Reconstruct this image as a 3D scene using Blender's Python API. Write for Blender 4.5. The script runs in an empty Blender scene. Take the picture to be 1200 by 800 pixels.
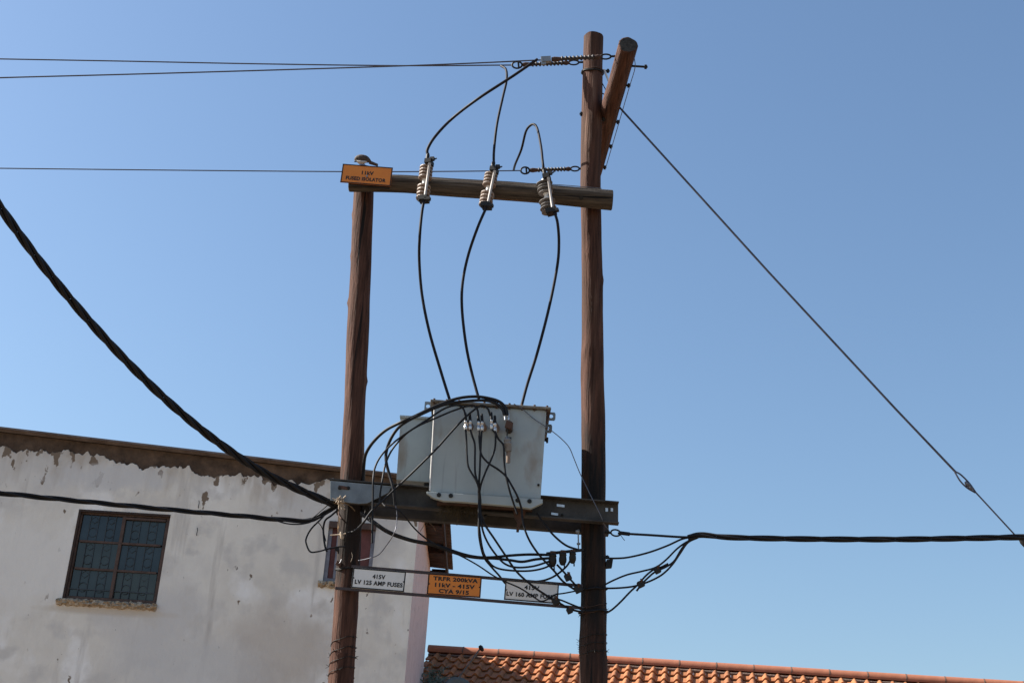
import bpy, math, random
from mathutils import Vector, Matrix, noise as mnoise
random.seed(7)
S = bpy.context.scene
C = S.collection
V = Vector
R = math.radians

# ------------------------------------------------------------------ camera
PITCH, ROLL, FPX = R(24.0), R(3.5), 1600.0
CAM = V((0, 0, 1.6))
fw = V((0, math.cos(PITCH), math.sin(PITCH)))
up0 = V((0, -math.sin(PITCH), math.cos(PITCH)))
r0 = V((1, 0, 0))
cr = r0 * math.cos(ROLL) + up0 * math.sin(ROLL)
cu = up0 * math.cos(ROLL) - r0 * math.sin(ROLL)
cd = bpy.data.cameras.new('camera')
cam = bpy.data.objects.new('camera', cd)
C.objects.link(cam)
M = Matrix((cr, cu, -fw)).transposed().to_4x4()
M.translation = CAM
cam.matrix_world = M
cd.sensor_width = 36.0
cd.lens = 36.0 * FPX / 1200.0
cd.clip_start, cd.clip_end = 0.1, 2000
S.camera = cam

# ------------------------------------------------------------------ sky and sun
SUN_EL, SUN_BEHIND = R(38), R(8)
sun_dir = V((-math.cos(SUN_EL) * math.cos(SUN_BEHIND), math.cos(SUN_EL) * math.sin(SUN_BEHIND), math.sin(SUN_EL)))
W_ = bpy.data.worlds.new('World')
S.world = W_
W_.use_nodes = True
nt = W_.node_tree
sk = nt.nodes.new('ShaderNodeTexSky')
sk.sky_type = 'NISHITA'
sk.sun_disc = False
sk.sun_elevation = SUN_EL
sk.sun_rotation = math.atan2(sun_dir.x, sun_dir.y)
sk.altitude = 0
sk.air_density = 1.4
sk.dust_density = 1.3
sk.ozone_density = 4.8
bg = nt.nodes['Background']
nt.links.new(sk.outputs[0], bg.inputs[0])
bg.inputs[1].default_value = 0.068
sl = bpy.data.lights.new('sun', 'SUN')
sl.energy = 5.0
sl.angle = R(0.53)
sl.color = (1.0, 0.94, 0.85)
so = bpy.data.objects.new('sun', sl)
C.objects.link(so)
so.rotation_euler = (-sun_dir).to_track_quat('-Z', 'Y').to_euler()
so.location = sun_dir * 60
S.view_settings.view_transform = 'Standard'
S.view_settings.look = 'None'
S.view_settings.gamma = 1.0
S.view_settings.exposure = 1.28

# ------------------------------------------------------------------ helpers
def ray(px, py):
    return fw + cr * ((px - 600) / FPX) + cu * ((400 - py) / FPX)

def P(px, py, Y):
    """point of the place on the vertical plane y = Y seen at this spot of the photograph"""
    d = ray(px, py)
    return CAM + d * (Y / d.y)

def scale_at(p):
    """metres per photograph pixel at point p"""
    return (p - CAM).dot(fw) / FPX

class MB:
    def __init__(s):
        s.v, s.f, s.m, s.sm = [], [], [], []
    def add(s, vs, fs, mi=0, smooth=False):
        b = len(s.v)
        s.v += [V(x) for x in vs]
        for f in fs:
            s.f.append([i + b for i in f]); s.m.append(mi); s.sm.append(smooth)
    def obox(s, c, a, b, d, mi=0):
        c, a, b, d = V(c), V(a), V(b), V(d)
        vs = [c + a * i + b * j + d * k for i in (-1, 1) for j in (-1, 1) for k in (-1, 1)]
        s.add(vs, [(0, 1, 3, 2), (4, 6, 7, 5), (0, 4, 5, 1), (2, 3, 7, 6), (0, 2, 6, 4), (1, 5, 7, 3)], mi)
    def box(s, lo, hi, mi=0):
        lo, hi = V(lo), V(hi)
        c, h = (lo + hi) / 2, (hi - lo) / 2
        s.obox(c, (h.x, 0, 0), (0, h.y, 0), (0, 0, h.z), mi)
    def prism(s, poly, d, mi=0):
        """poly: list of points, extruded by vector d"""
        n = len(poly); d = V(d)
        vs = [V(p) for p in poly] + [V(p) + d for p in poly]
        s.add(vs, [list(range(n))[::-1], list(range(n, 2 * n))] + [(i, (i + 1) % n, n + (i + 1) % n, n + i) for i in range(n)], mi)
    def tube(s, pts, rad, seg=8, mi=0, cap=True):
        pts = [V(p) for p in pts]
        n = len(pts)
        if not hasattr(rad, '__len__'): rad = [rad] * n
        t0 = (pts[1] - pts[0]).normalized()
        nn = t0.orthogonal().normalized()
        vs = []
        for i in range(n):
            a = pts[max(i - 1, 0)]; b = pts[min(i + 1, n - 1)]
            t = (b - a).normalized()
            nn = (nn - t * nn.dot(t)).normalized()
            bb = t.cross(nn)
            for k in range(seg):
                g = 2 * math.pi * k / seg
                vs.append(pts[i] + (nn * math.cos(g) + bb * math.sin(g)) * rad[i])
        fs = []
        for i in range(n - 1):
            for k in range(seg):
                k2 = (k + 1) % seg
                fs.append((i * seg + k, i * seg + k2, (i + 1) * seg + k2, (i + 1) * seg + k))
        s.add(vs, fs, mi, True)
        if cap:
            s.add(vs[:seg], [list(range(seg))[::-1]], mi)
            s.add(vs[-seg:], [list(range(seg))], mi)
    def lathe(s, p0, p1, prof, seg=14, mi=0, smooth=True):
        """prof: (t along p0-p1, radius)"""
        p0, p1 = V(p0), V(p1)
        ax = (p1 - p0).normalized()
        a = ax.orthogonal().normalized(); b = ax.cross(a)
        vs = []
        for t, r in prof:
            c = p0.lerp(p1, t)
            for k in range(seg):
                g = 2 * math.pi * k / seg
                vs.append(c + (a * math.cos(g) + b * math.sin(g)) * max(r, 1e-4))
        n = len(prof); fs = []
        for i in range(n - 1):
            for k in range(seg):
                k2 = (k + 1) % seg
                fs.append((i * seg + k, i * seg + k2, (i + 1) * seg + k2, (i + 1) * seg + k))
        s.add(vs, fs, mi, smooth)
        s.add(vs[:seg], [list(range(seg))[::-1]], mi); s.add(vs[-seg:], [list(range(seg))], mi)
    def torus(s, c, ax1, ax2, r, seg=16, mi=0):
        c, ax1, ax2 = V(c), V(ax1), V(ax2)
        pts = [c + ax1 * math.cos(2 * math.pi * k / seg) + ax2 * math.sin(2 * math.pi * k / seg) for k in range(seg + 1)]
        s.tube(pts, r, 6, mi, cap=False)
    def build(s, name, mat, parent=None, bevel=0):
        me = bpy.data.meshes.new(name)
        off = wloc(parent) if parent else V((0, 0, 0))
        me.from_pydata([tuple(v - off) for v in s.v], [], s.f)
        mats = mat if isinstance(mat, (list, tuple)) else [mat]
        for m in mats: me.materials.append(m)
        me.polygons.foreach_set('material_index', s.m)
        me.polygons.foreach_set('use_smooth', s.sm)
        me.update()
        o = bpy.data.objects.new(name, me)
        C.objects.link(o)
        if parent: o.parent = parent
        if bevel:
            bm = o.modifiers.new('bevel', 'BEVEL'); bm.width = bevel; bm.segments = 2; bm.limit_method = 'ANGLE'
        return o

def wloc(o):
    p = V((0, 0, 0))
    while o:
        p = p + o.location; o = o.parent
    return p

def tag(o, label=None, cat=None, group=None, kind=None):
    if label: o['label'] = label
    if cat: o['category'] = cat
    if group: o['group'] = group
    if kind: o['kind'] = kind
    return o

def thing(name, loc, label, cat, group=None):
    o = bpy.data.objects.new(name, None)
    o.empty_display_size = 0.2
    C.objects.link(o); o.location = loc
    return tag(o, label, cat, group)

def smooth(pts, n=6):
    pts = [V(p) for p in pts]
    if len(pts) < 3:
        return [pts[0].lerp(pts[1], i / n) for i in range(n + 1)]
    out = []
    for i in range(len(pts) - 1):
        p0 = pts[i - 1] if i else pts[0] * 2 - pts[1]
        p1, p2 = pts[i], pts[i + 1]
        p3 = pts[i + 2] if i + 2 < len(pts) else p2 * 2 - p1
        for k in range(n):
            t = k / n
            out.append(0.5 * ((2 * p1) + (p2 - p0) * t + (2 * p0 - 5 * p1 + 4 * p2 - p3) * t * t + (3 * p1 - p0 - 3 * p2 + p3) * t ** 3))
    out.append(pts[-1])
    return out

def path(spec, Y0=None, Y1=None, n=6):
    """spec: spots of the photograph, each with its own distance or distances running from Y0 to Y1"""
    if Y1 is None: Y1 = Y0
    pts = []
    m = len(spec)
    for i, q in enumerate(spec):
        y = q[2] if len(q) > 2 else Y0 + (Y1 - Y0) * i / (m - 1)
        pts.append(P(q[0], q[1], y))
    return smooth(pts, n)

# ------------------------------------------------------------------ materials
def mat(name, col, rough=0.7, metal=0.0, var=0.25, scale=6.0, stretch=(1, 1, 1), bump=0.0, bscale=None, col2=None, spec=0.4):
    m = bpy.data.materials.new(name); m.use_nodes = True
    t = m.node_tree; N = t.nodes; L = t.links
    b = N['Principled BSDF']
    b.inputs['Roughness'].default_value = rough
    b.inputs['Metallic'].default_value = metal
    b.inputs['Specular IOR Level'].default_value = spec
    tc = N.new('ShaderNodeTexCoord')
    mp = N.new('ShaderNodeMapping'); mp.inputs['Scale'].default_value = stretch
    L.new(tc.outputs['Object'], mp.inputs[0])
    nz = N.new('ShaderNodeTexNoise'); nz.inputs['Scale'].default_value = scale; nz.inputs['Detail'].default_value = 6
    nz.inputs['Roughness'].default_value = 0.65
    L.new(mp.outputs[0], nz.inputs[0])
    rp = N.new('ShaderNodeValToRGB')
    c2 = col2 or tuple(min(1, c * (1 + var)) for c in col)
    c1 = tuple(c * (1 - var) for c in col) if not col2 else col
    rp.color_ramp.elements[0].position = 0.32; rp.color_ramp.elements[1].position = 0.68
    rp.color_ramp.elements[0].color = (*c1, 1); rp.color_ramp.elements[1].color = (*c2, 1)
    L.new(nz.outputs[0], rp.inputs[0]); L.new(rp.outputs[0], b.inputs['Base Color'])
    if bump:
        n2 = N.new('ShaderNodeTexNoise'); n2.inputs['Scale'].default_value = bscale or scale * 3; n2.inputs['Detail'].default_value = 5
        L.new(mp.outputs[0], n2.inputs[0])
        bp = N.new('ShaderNodeBump'); bp.inputs['Strength'].default_value = bump; bp.inputs['Distance'].default_value = 0.02
        L.new(n2.outputs[0], bp.inputs['Height']); L.new(bp.outputs[0], b.inputs['Normal'])
    m['out'] = 0
    return m

def mix_in(m, col, fac_builder):
    """lay a second colour over a material's base colour where fac_builder's mask says so"""
    t = m.node_tree; N = t.nodes; L = t.links
    b = N['Principled BSDF']
    src = b.inputs['Base Color'].links[0].from_socket
    mx = N.new('ShaderNodeMix'); mx.data_type = 'RGBA'
    L.new(fac_builder(N, L), mx.inputs[0])
    L.new(src, mx.inputs[6]); mx.inputs[7].default_value = (*col, 1)
    L.new(mx.outputs[2], b.inputs['Base Color'])

def nmask(scale, lo, hi, stretch=(1, 1, 1), detail=4, off=(0, 0, 0)):
    def f(N, L):
        tc = N.new('ShaderNodeTexCoord'); mp = N.new('ShaderNodeMapping')
        mp.inputs['Scale'].default_value = stretch; mp.inputs['Location'].default_value = off
        L.new(tc.outputs['Object'], mp.inputs[0])
        nz = N.new('ShaderNodeTexNoise'); nz.inputs['Scale'].default_value = scale; nz.inputs['Detail'].default_value = detail
        L.new(mp.outputs[0], nz.inputs[0])
        mr = N.new('ShaderNodeMapRange'); mr.inputs[1].default_value = lo; mr.inputs[2].default_value = hi
        L.new(nz.outputs[0], mr.inputs[0])
        return mr.outputs[0]
    return f

def zmask(z0, z1, z2, z3, nscale=3.0, namp=0.5, strength=1.0):
    """a soiled or darkened zone between heights z1 and z2 with ragged ends"""
    def f(N, L):
        tc = N.new('ShaderNodeTexCoord'); sp = N.new('ShaderNodeSeparateXYZ')
        L.new(tc.outputs['Object'], sp.inputs[0])
        mp = N.new('ShaderNodeMapping'); mp.inputs['Scale'].default_value = (8, 8, 1.5); L.new(tc.outputs['Object'], mp.inputs[0])
        nz = N.new('ShaderNodeTexNoise'); nz.inputs['Scale'].default_value = nscale; L.new(mp.outputs[0], nz.inputs[0])
        ma = N.new('ShaderNodeMath'); ma.operation = 'MULTIPLY_ADD'
        L.new(nz.outputs[0], ma.inputs[0]); ma.inputs[1].default_value = namp; L.new(sp.outputs[2], ma.inputs[2])
        rp = N.new('ShaderNodeValToRGB')
        mr = N.new('ShaderNodeMapRange'); h = namp / 2
        mr.inputs[1].default_value = z0 + h; mr.inputs[2].default_value = z3 + h
        L.new(ma.outputs[0], mr.inputs[0]); L.new(mr.outputs[0], rp.inputs[0])
        e = rp.color_ramp.elements
        e[0].position = 0; e[0].color = (0, 0, 0, 1)
        e[1].position = 1; e[1].color = (0, 0, 0, 1)
        for z in (z1, z2):
            k = e.new((z - z0) / (z3 - z0)); k.color = (strength,) * 3 + (1,)
        return rp.outputs[0]
    return f

def wood(name, stretch, c1=(0.022, 0.009, 0.006), c2=(0.110, 0.050, 0.033)):
    return mat(name, c1, 0.85, 0, scale=2.2, stretch=stretch, col2=c2, bump=0.6, bscale=5, spec=0.2)

M_pole_s = wood('pole_wood_short', (14, 14, 0.9))
M_pole_t = wood('pole_wood_tall', (14, 14, 0.9))
M_log_x = wood('crossarm_wood', (0.9, 14, 14), (0.020, 0.015, 0.011), (0.105, 0.083, 0.064))
M_log_y = wood('crossarm_wood_top', (14, 0.9, 14))
for m_, st_ in ((M_pole_s, (20, 20, 0.32)), (M_pole_t, (20, 20, 0.32)), (M_log_x, (0.32, 20, 20)), (M_log_y, (20, 0.32, 20))):
    mix_in(m_, (0.165, 0.10, 0.072), nmask(1.6, 0.62, 0.78, tuple(min(6, q_ * 1.5) for q_ in st_), 6, (4, 2, 7)))   # bleached streaks
    mix_in(m_, (0.008, 0.006, 0.005), nmask(1.3, 0.64, 0.69, st_, 5))                                               # drying splits
M_endgrain = mat('charred_end_grain', (0.012, 0.011, 0.010), 0.9, scale=30, col2=(0.06, 0.055, 0.048), bump=0.6)
M_endgrain2 = mat('end_grain', (0.12, 0.07, 0.04), 0.9, scale=30, var=0.4, bump=0.5)
M_black = mat('black_cable', (0.009, 0.009, 0.011), 0.55, var=0.3, spec=0.2)
M_hv = mat('hv_cable', (0.010, 0.009, 0.013), 0.6, var=0.3, spec=0.15)
M_alum = mat('aluminium_conductor', (0.07, 0.07, 0.09), 0.55, 0.5, var=0.3)
M_steelwire = mat('galvanised_wire', (0.13, 0.13, 0.15), 0.5, 0.6, var=0.3)
M_galv = mat('galvanised_steel', (0.22, 0.24, 0.26), 0.55, 0.4, var=0.3, scale=9)
M_rust = mat('rusty_steel', (0.030, 0.019, 0.015), 0.85, 0.1, scale=14, col2=(0.095, 0.048, 0.033), bump=0.3)
M_beam = mat('channel_steel', (0.024, 0.022, 0.020), 0.75, 0.1, scale=5, col2=(0.065, 0.06, 0.055), bump=0.2)
M_beamplate = mat('beam_plate_steel', (0.12, 0.14, 0.155), 0.6, 0.2, scale=7, col2=(0.20, 0.23, 0.25))
M_rail = mat('dull_angle_iron', (0.035, 0.030, 0.034), 0.7, 0.2, scale=6, col2=(0.075, 0.055, 0.055))
M_darkfit = mat('dark_fitting', (0.010, 0.009, 0.008), 0.6, 0.2, var=0.4)
M_silver = mat('bright_lug', (0.55, 0.55, 0.56), 0.35, 0.7, var=0.2, scale=40)
M_tank = mat('grey_tank_paint', (0.29, 0.33, 0.335), 0.5, 0, scale=2.5, col2=(0.34, 0.375, 0.375), bump=0.05, spec=0.35)
mix_in(M_tank, (0.20, 0.15, 0.10), nmask(2.2, 0.60, 0.75, (1.5, 1.5, 0.7), 6))
M_tank_edge = mat('tank_lid_paint', (0.085, 0.065, 0.05), 0.7, 0, scale=9, col2=(0.20, 0.185, 0.155), bump=0.2)
M_porc = mat('brown_porcelain', (0.20, 0.15, 0.12), 0.4, 0, var=0.3, scale=20, spec=0.3)
M_strain = mat('dark_glazed_rod', (0.030, 0.022, 0.020), 0.6, 0, var=0.5, scale=30)
M_porc_g = mat('grey_polymer_shed', (0.17, 0.16, 0.155), 0.5, 0, var=0.2, scale=20)
M_whitep = mat('white_porcelain', (0.62, 0.60, 0.57), 0.4, 0, var=0.1)
M_fusetube = mat('fuse_tube', (0.38, 0.35, 0.33), 0.5, 0, var=0.2)
M_orange = mat('orange_sign', (0.66, 0.215, 0.025), 0.5, 0, scale=5, col2=(0.57, 0.165, 0.018))
mix_in(M_orange, (0.45, 0.17, 0.05), nmask(6, 0.58, 0.75, (1, 1, 2)))
M_white = mat('white_sign', (0.68, 0.67, 0.66), 0.5, 0, scale=5, col2=(0.60, 0.59, 0.57))
M_ink = mat('sign_ink', (0.012, 0.012, 0.012), 0.6)
M_tie = mat('white_tie', (0.33, 0.26, 0.19), 0.7, var=0.2)
M_straw = mat('dry_straw', (0.16, 0.10, 0.05), 0.9, var=0.5, scale=12)
mix_in(M_tank, (0.17, 0.17, 0.16), nmask(1.2, 0.62, 0.80, (14, 14, 0.7), 5, (1, 5, 2)))
M_straw_d = mat('weathered_straw', (0.055, 0.04, 0.022), 0.95, var=0.5, scale=12)
M_glass = mat('window_glass', (0.022, 0.032, 0.037), 0.15, 0, var=0.3, scale=3, spec=0.5)
M_frame = mat('brown_window_frame', (0.072, 0.042, 0.032), 0.7, 0, var=0.35, scale=12)
M_frame_b = mat('bluegrey_window_frame', (0.16, 0.16, 0.19), 0.6, 0, var=0.3, scale=9)
M_bars = mat('dark_burglar_bars', (0.035, 0.045, 0.055), 0.6)
M_curtain = mat('dark_room_curtain', (0.075, 0.095, 0.098), 0.9, var=0.3, scale=4, stretch=(6, 1, 0.6))
M_redboard = mat('red_board', (0.11, 0.04, 0.037), 0.8, var=0.3, scale=6)
M_sill = mat('rough_mortar', (0.20, 0.14, 0.09), 0.95, scale=16, col2=(0.50, 0.40, 0.29), bump=0.9, bscale=30)
M_mud = mat('bare_mud_wall', (0.038, 0.023, 0.015), 0.95, scale=5, col2=(0.135, 0.085, 0.056), bump=0.9, bscale=14)
M_pink = mat('pink_side_wall', (0.57, 0.435, 0.395), 0.9, scale=3, stretch=(3, 3, 0.7), col2=(0.68, 0.57, 0.53), bump=0.3)
mix_in(M_pink, (0.16, 0.11, 0.09), nmask(9, 0.60, 0.72, (3, 3, 1)))
M_sheet = mat('corrugated_sheet', (0.09, 0.065, 0.055), 0.7, 0.1, scale=4, col2=(0.19, 0.155, 0.145))
M_fascia = mat('fascia_timber', (0.035, 0.02, 0.015), 0.85, var=0.4, scale=10)
M_ground = mat('dusty_ground', (0.165, 0.122, 0.082), 0.95, var=0.25, scale=0.5, bump=0.3)
M_mortar = mat('ridge_mortar', (0.13, 0.085, 0.065), 0.95, var=0.4, scale=12, bump=0.5)
M_leaf = mat('dusty_leaf', (0.10, 0.135, 0.11), 0.5, var=0.5, scale=8)
M_stem = mat('stem', (0.08, 0.06, 0.04), 0.9)
M_dish = mat('dish_paint', (0.10, 0.12, 0.13), 0.5, var=0.2)
M_feather = mat('brown_feather', (0.035, 0.026, 0.021), 0.8, scale=25, col2=(0.105, 0.08, 0.068), bump=0.3)
M_feather_p = mat('pale_feather', (0.42, 0.38, 0.34), 0.8, var=0.2, scale=25)
M_wall2 = mat('plain_house_wall', (0.35, 0.27, 0.2), 0.9, var=0.15, scale=2)

# plaster: off-white wash, blotches, chips showing mud, hairline marks
M_plaster = mat('whitewashed_plaster', (0.66, 0.605, 0.535), 0.92, scale=1.7, stretch=(1, 1, 0.7), col2=(0.79, 0.74, 0.665), bump=0.35, bscale=16)
mix_in(M_plaster, (0.62, 0.585, 0.55), nmask(0.55, 0.50, 0.62, (1, 1, 1.2), 7, (3.1, 0, 1.7)))
mix_in(M_plaster, (0.82, 0.785, 0.745), nmask(1.3, 0.55, 0.64, (1, 1, 0.8), 8, (9.1, 0, 4.7)))
mix_in(M_plaster, (0.115, 0.085, 0.065), nmask(9, 0.735, 0.765, (1.2, 1, 0.7), 3, (0.3, 0, 0.9)))
mix_in(M_plaster, (0.17, 0.15, 0.13), nmask(26, 0.725, 0.76, (1.6, 1, 0.6), 2, (5.3, 0, 2.9)))

def spot(cx, cz, rx, rz, ns, amp, soft):
    def f(N, L):
        tc = N.new('ShaderNodeTexCoord'); mp = N.new('ShaderNodeMapping')
        mp.vector_type = 'TEXTURE'; mp.inputs['Location'].default_value = (cx, 0, cz); mp.inputs['Scale'].default_value = (rx, 1e5, rz)
        L.new(tc.outputs['Object'], mp.inputs[0])
        ln = N.new('ShaderNodeVectorMath'); ln.operation = 'LENGTH'; L.new(mp.outputs[0], ln.inputs[0])
        nz = N.new('ShaderNodeTexNoise'); nz.inputs['Scale'].default_value = ns; nz.inputs['Detail'].default_value = 7
        L.new(tc.outputs['Object'], nz.inputs[0])
        ma = N.new('ShaderNodeMath'); ma.operation = 'MULTIPLY_ADD'; L.new(nz.outputs[0], ma.inputs[0]); ma.inputs[1].default_value = amp
        L.new(ln.outputs['Value'], ma.inputs[2])
        mr = N.new('ShaderNodeMapRange'); mr.inputs[1].default_value = 1 + amp / 2 + soft; mr.inputs[2].default_value = 1 + amp / 2 - soft
        mr.inputs[4].default_value = 0.8
        L.new(ma.outputs[0], mr.inputs[0]); return mr.outputs[0]
    return f
def tile_mat():
    m = mat('clay_tile', (0.28, 0.096, 0.034), 0.8, 0, scale=3.0, col2=(0.42, 0.168, 0.062), bump=0.2, bscale=20)
    t = m.node_tree; N = t.nodes; L = t.links
    oi = N.new('ShaderNodeObjectInfo')
    hs = N.new('ShaderNodeHueSaturation')
    mr = N.new('ShaderNodeMapRange'); mr.inputs[3].default_value = 0.68; mr.inputs[4].default_value = 1.15
    L.new(oi.outputs['Random'], mr.inputs[0]); L.new(mr.outputs[0], hs.inputs['Value'])
    b = N['Principled BSDF']; src = b.inputs['Base Color'].links[0].from_socket
    L.new(src, hs.inputs['Color']); L.new(hs.outputs[0], b.inputs['Base Color'])
    return m
M_tile = tile_mat()
M_ridge = mat('ridge_clay', (0.27, 0.090, 0.046), 0.85, 0, scale=2.5, col2=(0.34, 0.125, 0.068), bump=0.2)

# ------------------------------------------------------------------ ground
g = MB(); g.add([(-300, -300, 0), (300, -300, 0), (300, 300, 0), (-300, 300, 0)], [(0, 1, 2, 3)])
tag(g.build('ground', M_ground), kind='structure')

Y0 = 11.7      # plane of the two poles

# ------------------------------------------------------------------ white building
YW = 17.0
wl, wr, wt, wb = [], [], [], []
roofL, roofR = P(0, 503, YW), P(395, 549.5, YW)
rs = (roofR.z - roofL.z) / (roofR.x - roofL.x)
def ztop(x): return roofL.z + rs * (x - roofL.x)
XC = P(487, 650, YW).x                    # right hand corner
# flakes fallen off just below the bare band
def flakes(N, L):
    tc = N.new('ShaderNodeTexCoord'); sp = N.new('ShaderNodeSeparateXYZ'); L.new(tc.outputs['Object'], sp.inputs[0])
    ma = N.new('ShaderNodeMath'); ma.operation = 'MULTIPLY_ADD'; L.new(sp.outputs[0], ma.inputs[0]); ma.inputs[1].default_value = -rs; L.new(sp.outputs[2], ma.inputs[2])
    zr = roofL.z + rs * ((XC - 4) - roofL.x)            # roof height where object x = 0
    mr = N.new('ShaderNodeMapRange'); L.new(ma.outputs[0], mr.inputs[0])
    mr.inputs[1].default_value = zr - 0.80; mr.inputs[2].default_value = zr - 0.25; mr.inputs[3].default_value = 0.0; mr.inputs[4].default_value = 0.16
    mp = N.new('ShaderNodeMapping'); mp.inputs['Scale'].default_value = (1.3, 1, 0.8); L.new(tc.outputs['Object'], mp.inputs[0])
    nz = N.new('ShaderNodeTexNoise'); nz.inputs['Scale'].default_value = 6.5; nz.inputs['Detail'].default_value = 5; L.new(mp.outputs[0], nz.inputs[0])
    ad = N.new('ShaderNodeMath'); ad.operation = 'ADD'; L.new(nz.outputs[0], ad.inputs[0]); L.new(mr.outputs[0], ad.inputs[1])
    m2 = N.new('ShaderNodeMapRange'); L.new(ad.outputs[0], m2.inputs[0]); m2.inputs[1].default_value = 0.705; m2.inputs[2].default_value = 0.73
    return m2.outputs[0]
def wash(N, L):
    tc = N.new('ShaderNodeTexCoord'); sp = N.new('ShaderNodeSeparateXYZ'); L.new(tc.outputs['Object'], sp.inputs[0])
    ma = N.new('ShaderNodeMath'); ma.operation = 'MULTIPLY_ADD'; L.new(sp.outputs[0], ma.inputs[0]); ma.inputs[1].default_value = -rs; L.new(sp.outputs[2], ma.inputs[2])
    zr = roofL.z + rs * ((XC - 4) - roofL.x)
    mp = N.new('ShaderNodeMapping'); mp.inputs['Scale'].default_value = (5, 1, 0.9); L.new(tc.outputs['Object'], mp.inputs[0])
    nz = N.new('ShaderNodeTexNoise'); nz.inputs['Scale'].default_value = 1.6; nz.inputs['Detail'].default_value = 7; L.new(mp.outputs[0], nz.inputs[0])
    m3 = N.new('ShaderNodeMath'); m3.operation = 'MULTIPLY_ADD'; L.new(nz.outputs[0], m3.inputs[0]); m3.inputs[1].default_value = 1.3; L.new(ma.outputs[0], m3.inputs[2])
    mr = N.new('ShaderNodeMapRange'); L.new(m3.outputs[0], mr.inputs[0])
    mr.inputs[1].default_value = zr + 0.05; mr.inputs[2].default_value = zr + 0.50; mr.inputs[4].default_value = 0.75
    return mr.outputs[0]
mix_in(M_plaster, (0.44, 0.37, 0.30), wash)
mix_in(M_plaster, (0.52, 0.475, 0.43), nmask(1.1, 0.60, 0.72, (4.5, 1, 0.5), 6, (2.2, 0, 8.8)))     # run-off streaks
mix_in(M_plaster, (0.60, 0.56, 0.515), nmask(3.2, 0.52, 0.66, (1, 1, 1), 8, (7.2, 0, 1.8)))           # trowelled mottling
mix_in(M_plaster, (0.19, 0.14, 0.10), flakes)
# stains, paler and darker patches on the plaster (object space is relative to the building's base)
def stain(px, py, rx, rz, col, ns=3.0, amp=1.5, soft=0.42):
    q_ = P(px, py, YW); mix_in(M_plaster, col, spot(q_.x - (XC - 4), q_.z, rx, rz, ns, amp, soft))
stain(335, 760, 0.62, 0.50, (0.53, 0.465, 0.405))
stain(300, 790, 0.35, 0.30, (0.50, 0.445, 0.395))
stain(30, 660, 0.8, 0.5, (0.765, 0.725, 0.675), 2.5, 1.4, 0.3)  # paler patch at the left of the wall
stain(220, 780, 0.9, 0.35, (0.60, 0.575, 0.55), 2.0, 1.0, 0.4)
stain(130, 560, 0.7, 0.16, (0.60, 0.575, 0.555), 5.0, 1.6, 0.3)
stain(455, 600, 0.25, 0.7, (0.55, 0.51, 0.475), 4.0, 1.6, 0.35)
stain(125, 716, 0.75, 0.05, (0.55, 0.47, 0.38), 4.0, 0.8, 0.35)
XL = XC - 9.5
d = ray(505.5, 650); YB = XC / d.x        # far end of the side wall
bld = thing('white_building', (XC - 4, YW + 1.5, 0), 'whitewashed two storey building with plaster peeling below the roof edge', 'building')
def rect_of(tl, tr, br, bl):
    q = [P(x, y, YW) for x, y in (tl, tr, br, bl)]
    return (q[0].x + q[3].x) / 2, (q[1].x + q[2].x) / 2, (q[2].z + q[3].z) / 2, (q[0].z + q[1].z) / 2
w1 = rect_of((92.5, 596.5), (199.5, 602.5), (184, 706), (72.5, 703))
w2 = rect_of((386, 610.5), (441.5, 613.5), (434, 684), (378, 680.5))
TH = 0.30
def wall_strips(mb, xs, zt, y, holes, zlow=0.0):
    """vertical strips of wall with openings, each strip's top at zt(x)"""
    for a, b in zip(xs[:-1], xs[1:]):
        segs = [(zlow, None)]
        c = (a + b) / 2
        hs = sorted([h for h in holes if h[0] - 1e-6 <= a and b <= h[1] + 1e-6], key=lambda h: h[2])
        z = zlow
        for h in hs:
            mb.add([(a, y, z), (b, y, z), (b, y, h[2]), (a, y, h[2])], [(0, 1, 2, 3)])
            z = h[3]
        mb.add([(a, y, z), (b, y, z), (b, y, zt(b)), (a, y, zt(a))], [(0, 1, 2, 3)])
# masonry body (bare mud) set 2.5 cm behind the plaster face
ys = YW + 0.025
mb = MB()
xs = sorted(set([XL, w1[0], w1[1], w2[0], w2[1], XC - 0.025]))
wall_strips(mb, xs, lambda x: ztop(x) - 0.03, ys, [w1, w2])
xb = XC - 0.025
mb.add([(XL, ys, 0), (XL, YB, 0), (XL, YB, ztop(XL) - 0.03), (XL, ys, ztop(XL) - 0.03)], [(0, 1, 2, 3)])
mb.add([(XL, YB, 0), (xb, YB, 0), (xb, YB, ztop(xb) - 0.03), (XL, YB, ztop(XL) - 0.03)], [(0, 1, 2, 3)])
for h in (w1, w2):     # back of the openings: dark rooms
    mb.box((h[0] - 0.3, YW + 1.2, h[2] - 0.3), (h[1] + 0.3, YW + 1.25, h[3] + 0.3))
mb.build('wall', M_mud, bld)
# plaster coat with a ragged upper edge
def ragged(x):
    n1 = mnoise.fractal(V((x * 1.1, 3.3, 0)), 1.0, 2.0, 5)
    n2 = mnoise.noise(V((x * 9.0, 8.3, 0)))
    n3 = mnoise.noise(V((x * 3.1, 1.7, 0)))
    n4 = mnoise.noise(V((x * 24.0, 2.3, 4))); n5 = mnoise.noise(V((x * 50.0, 6.3, 1)))
    bnd = 0.235 + 0.09 * n1 + 0.07 * n2 + 0.09 * n3 + 0.04 * n4 + 0.018 * n5
    bnd += 0.07 * math.sin((x - XL) * 2.1 + 0.6) * (0.5 + 0.5 * math.sin(x * 0.7))
    return ztop(x) - max(0.11, bnd)
pm = MB()
st = [XL + 0.02 * i for i in range(int((XC - XL) / 0.02))] + [XC, w1[0], w1[1], w2[0], w2[1]]
st = sorted(set(st)); st = [st[0]] + [b for a, b in zip(st[:-1], st[1:]) if b - a > 1e-4]
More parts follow.
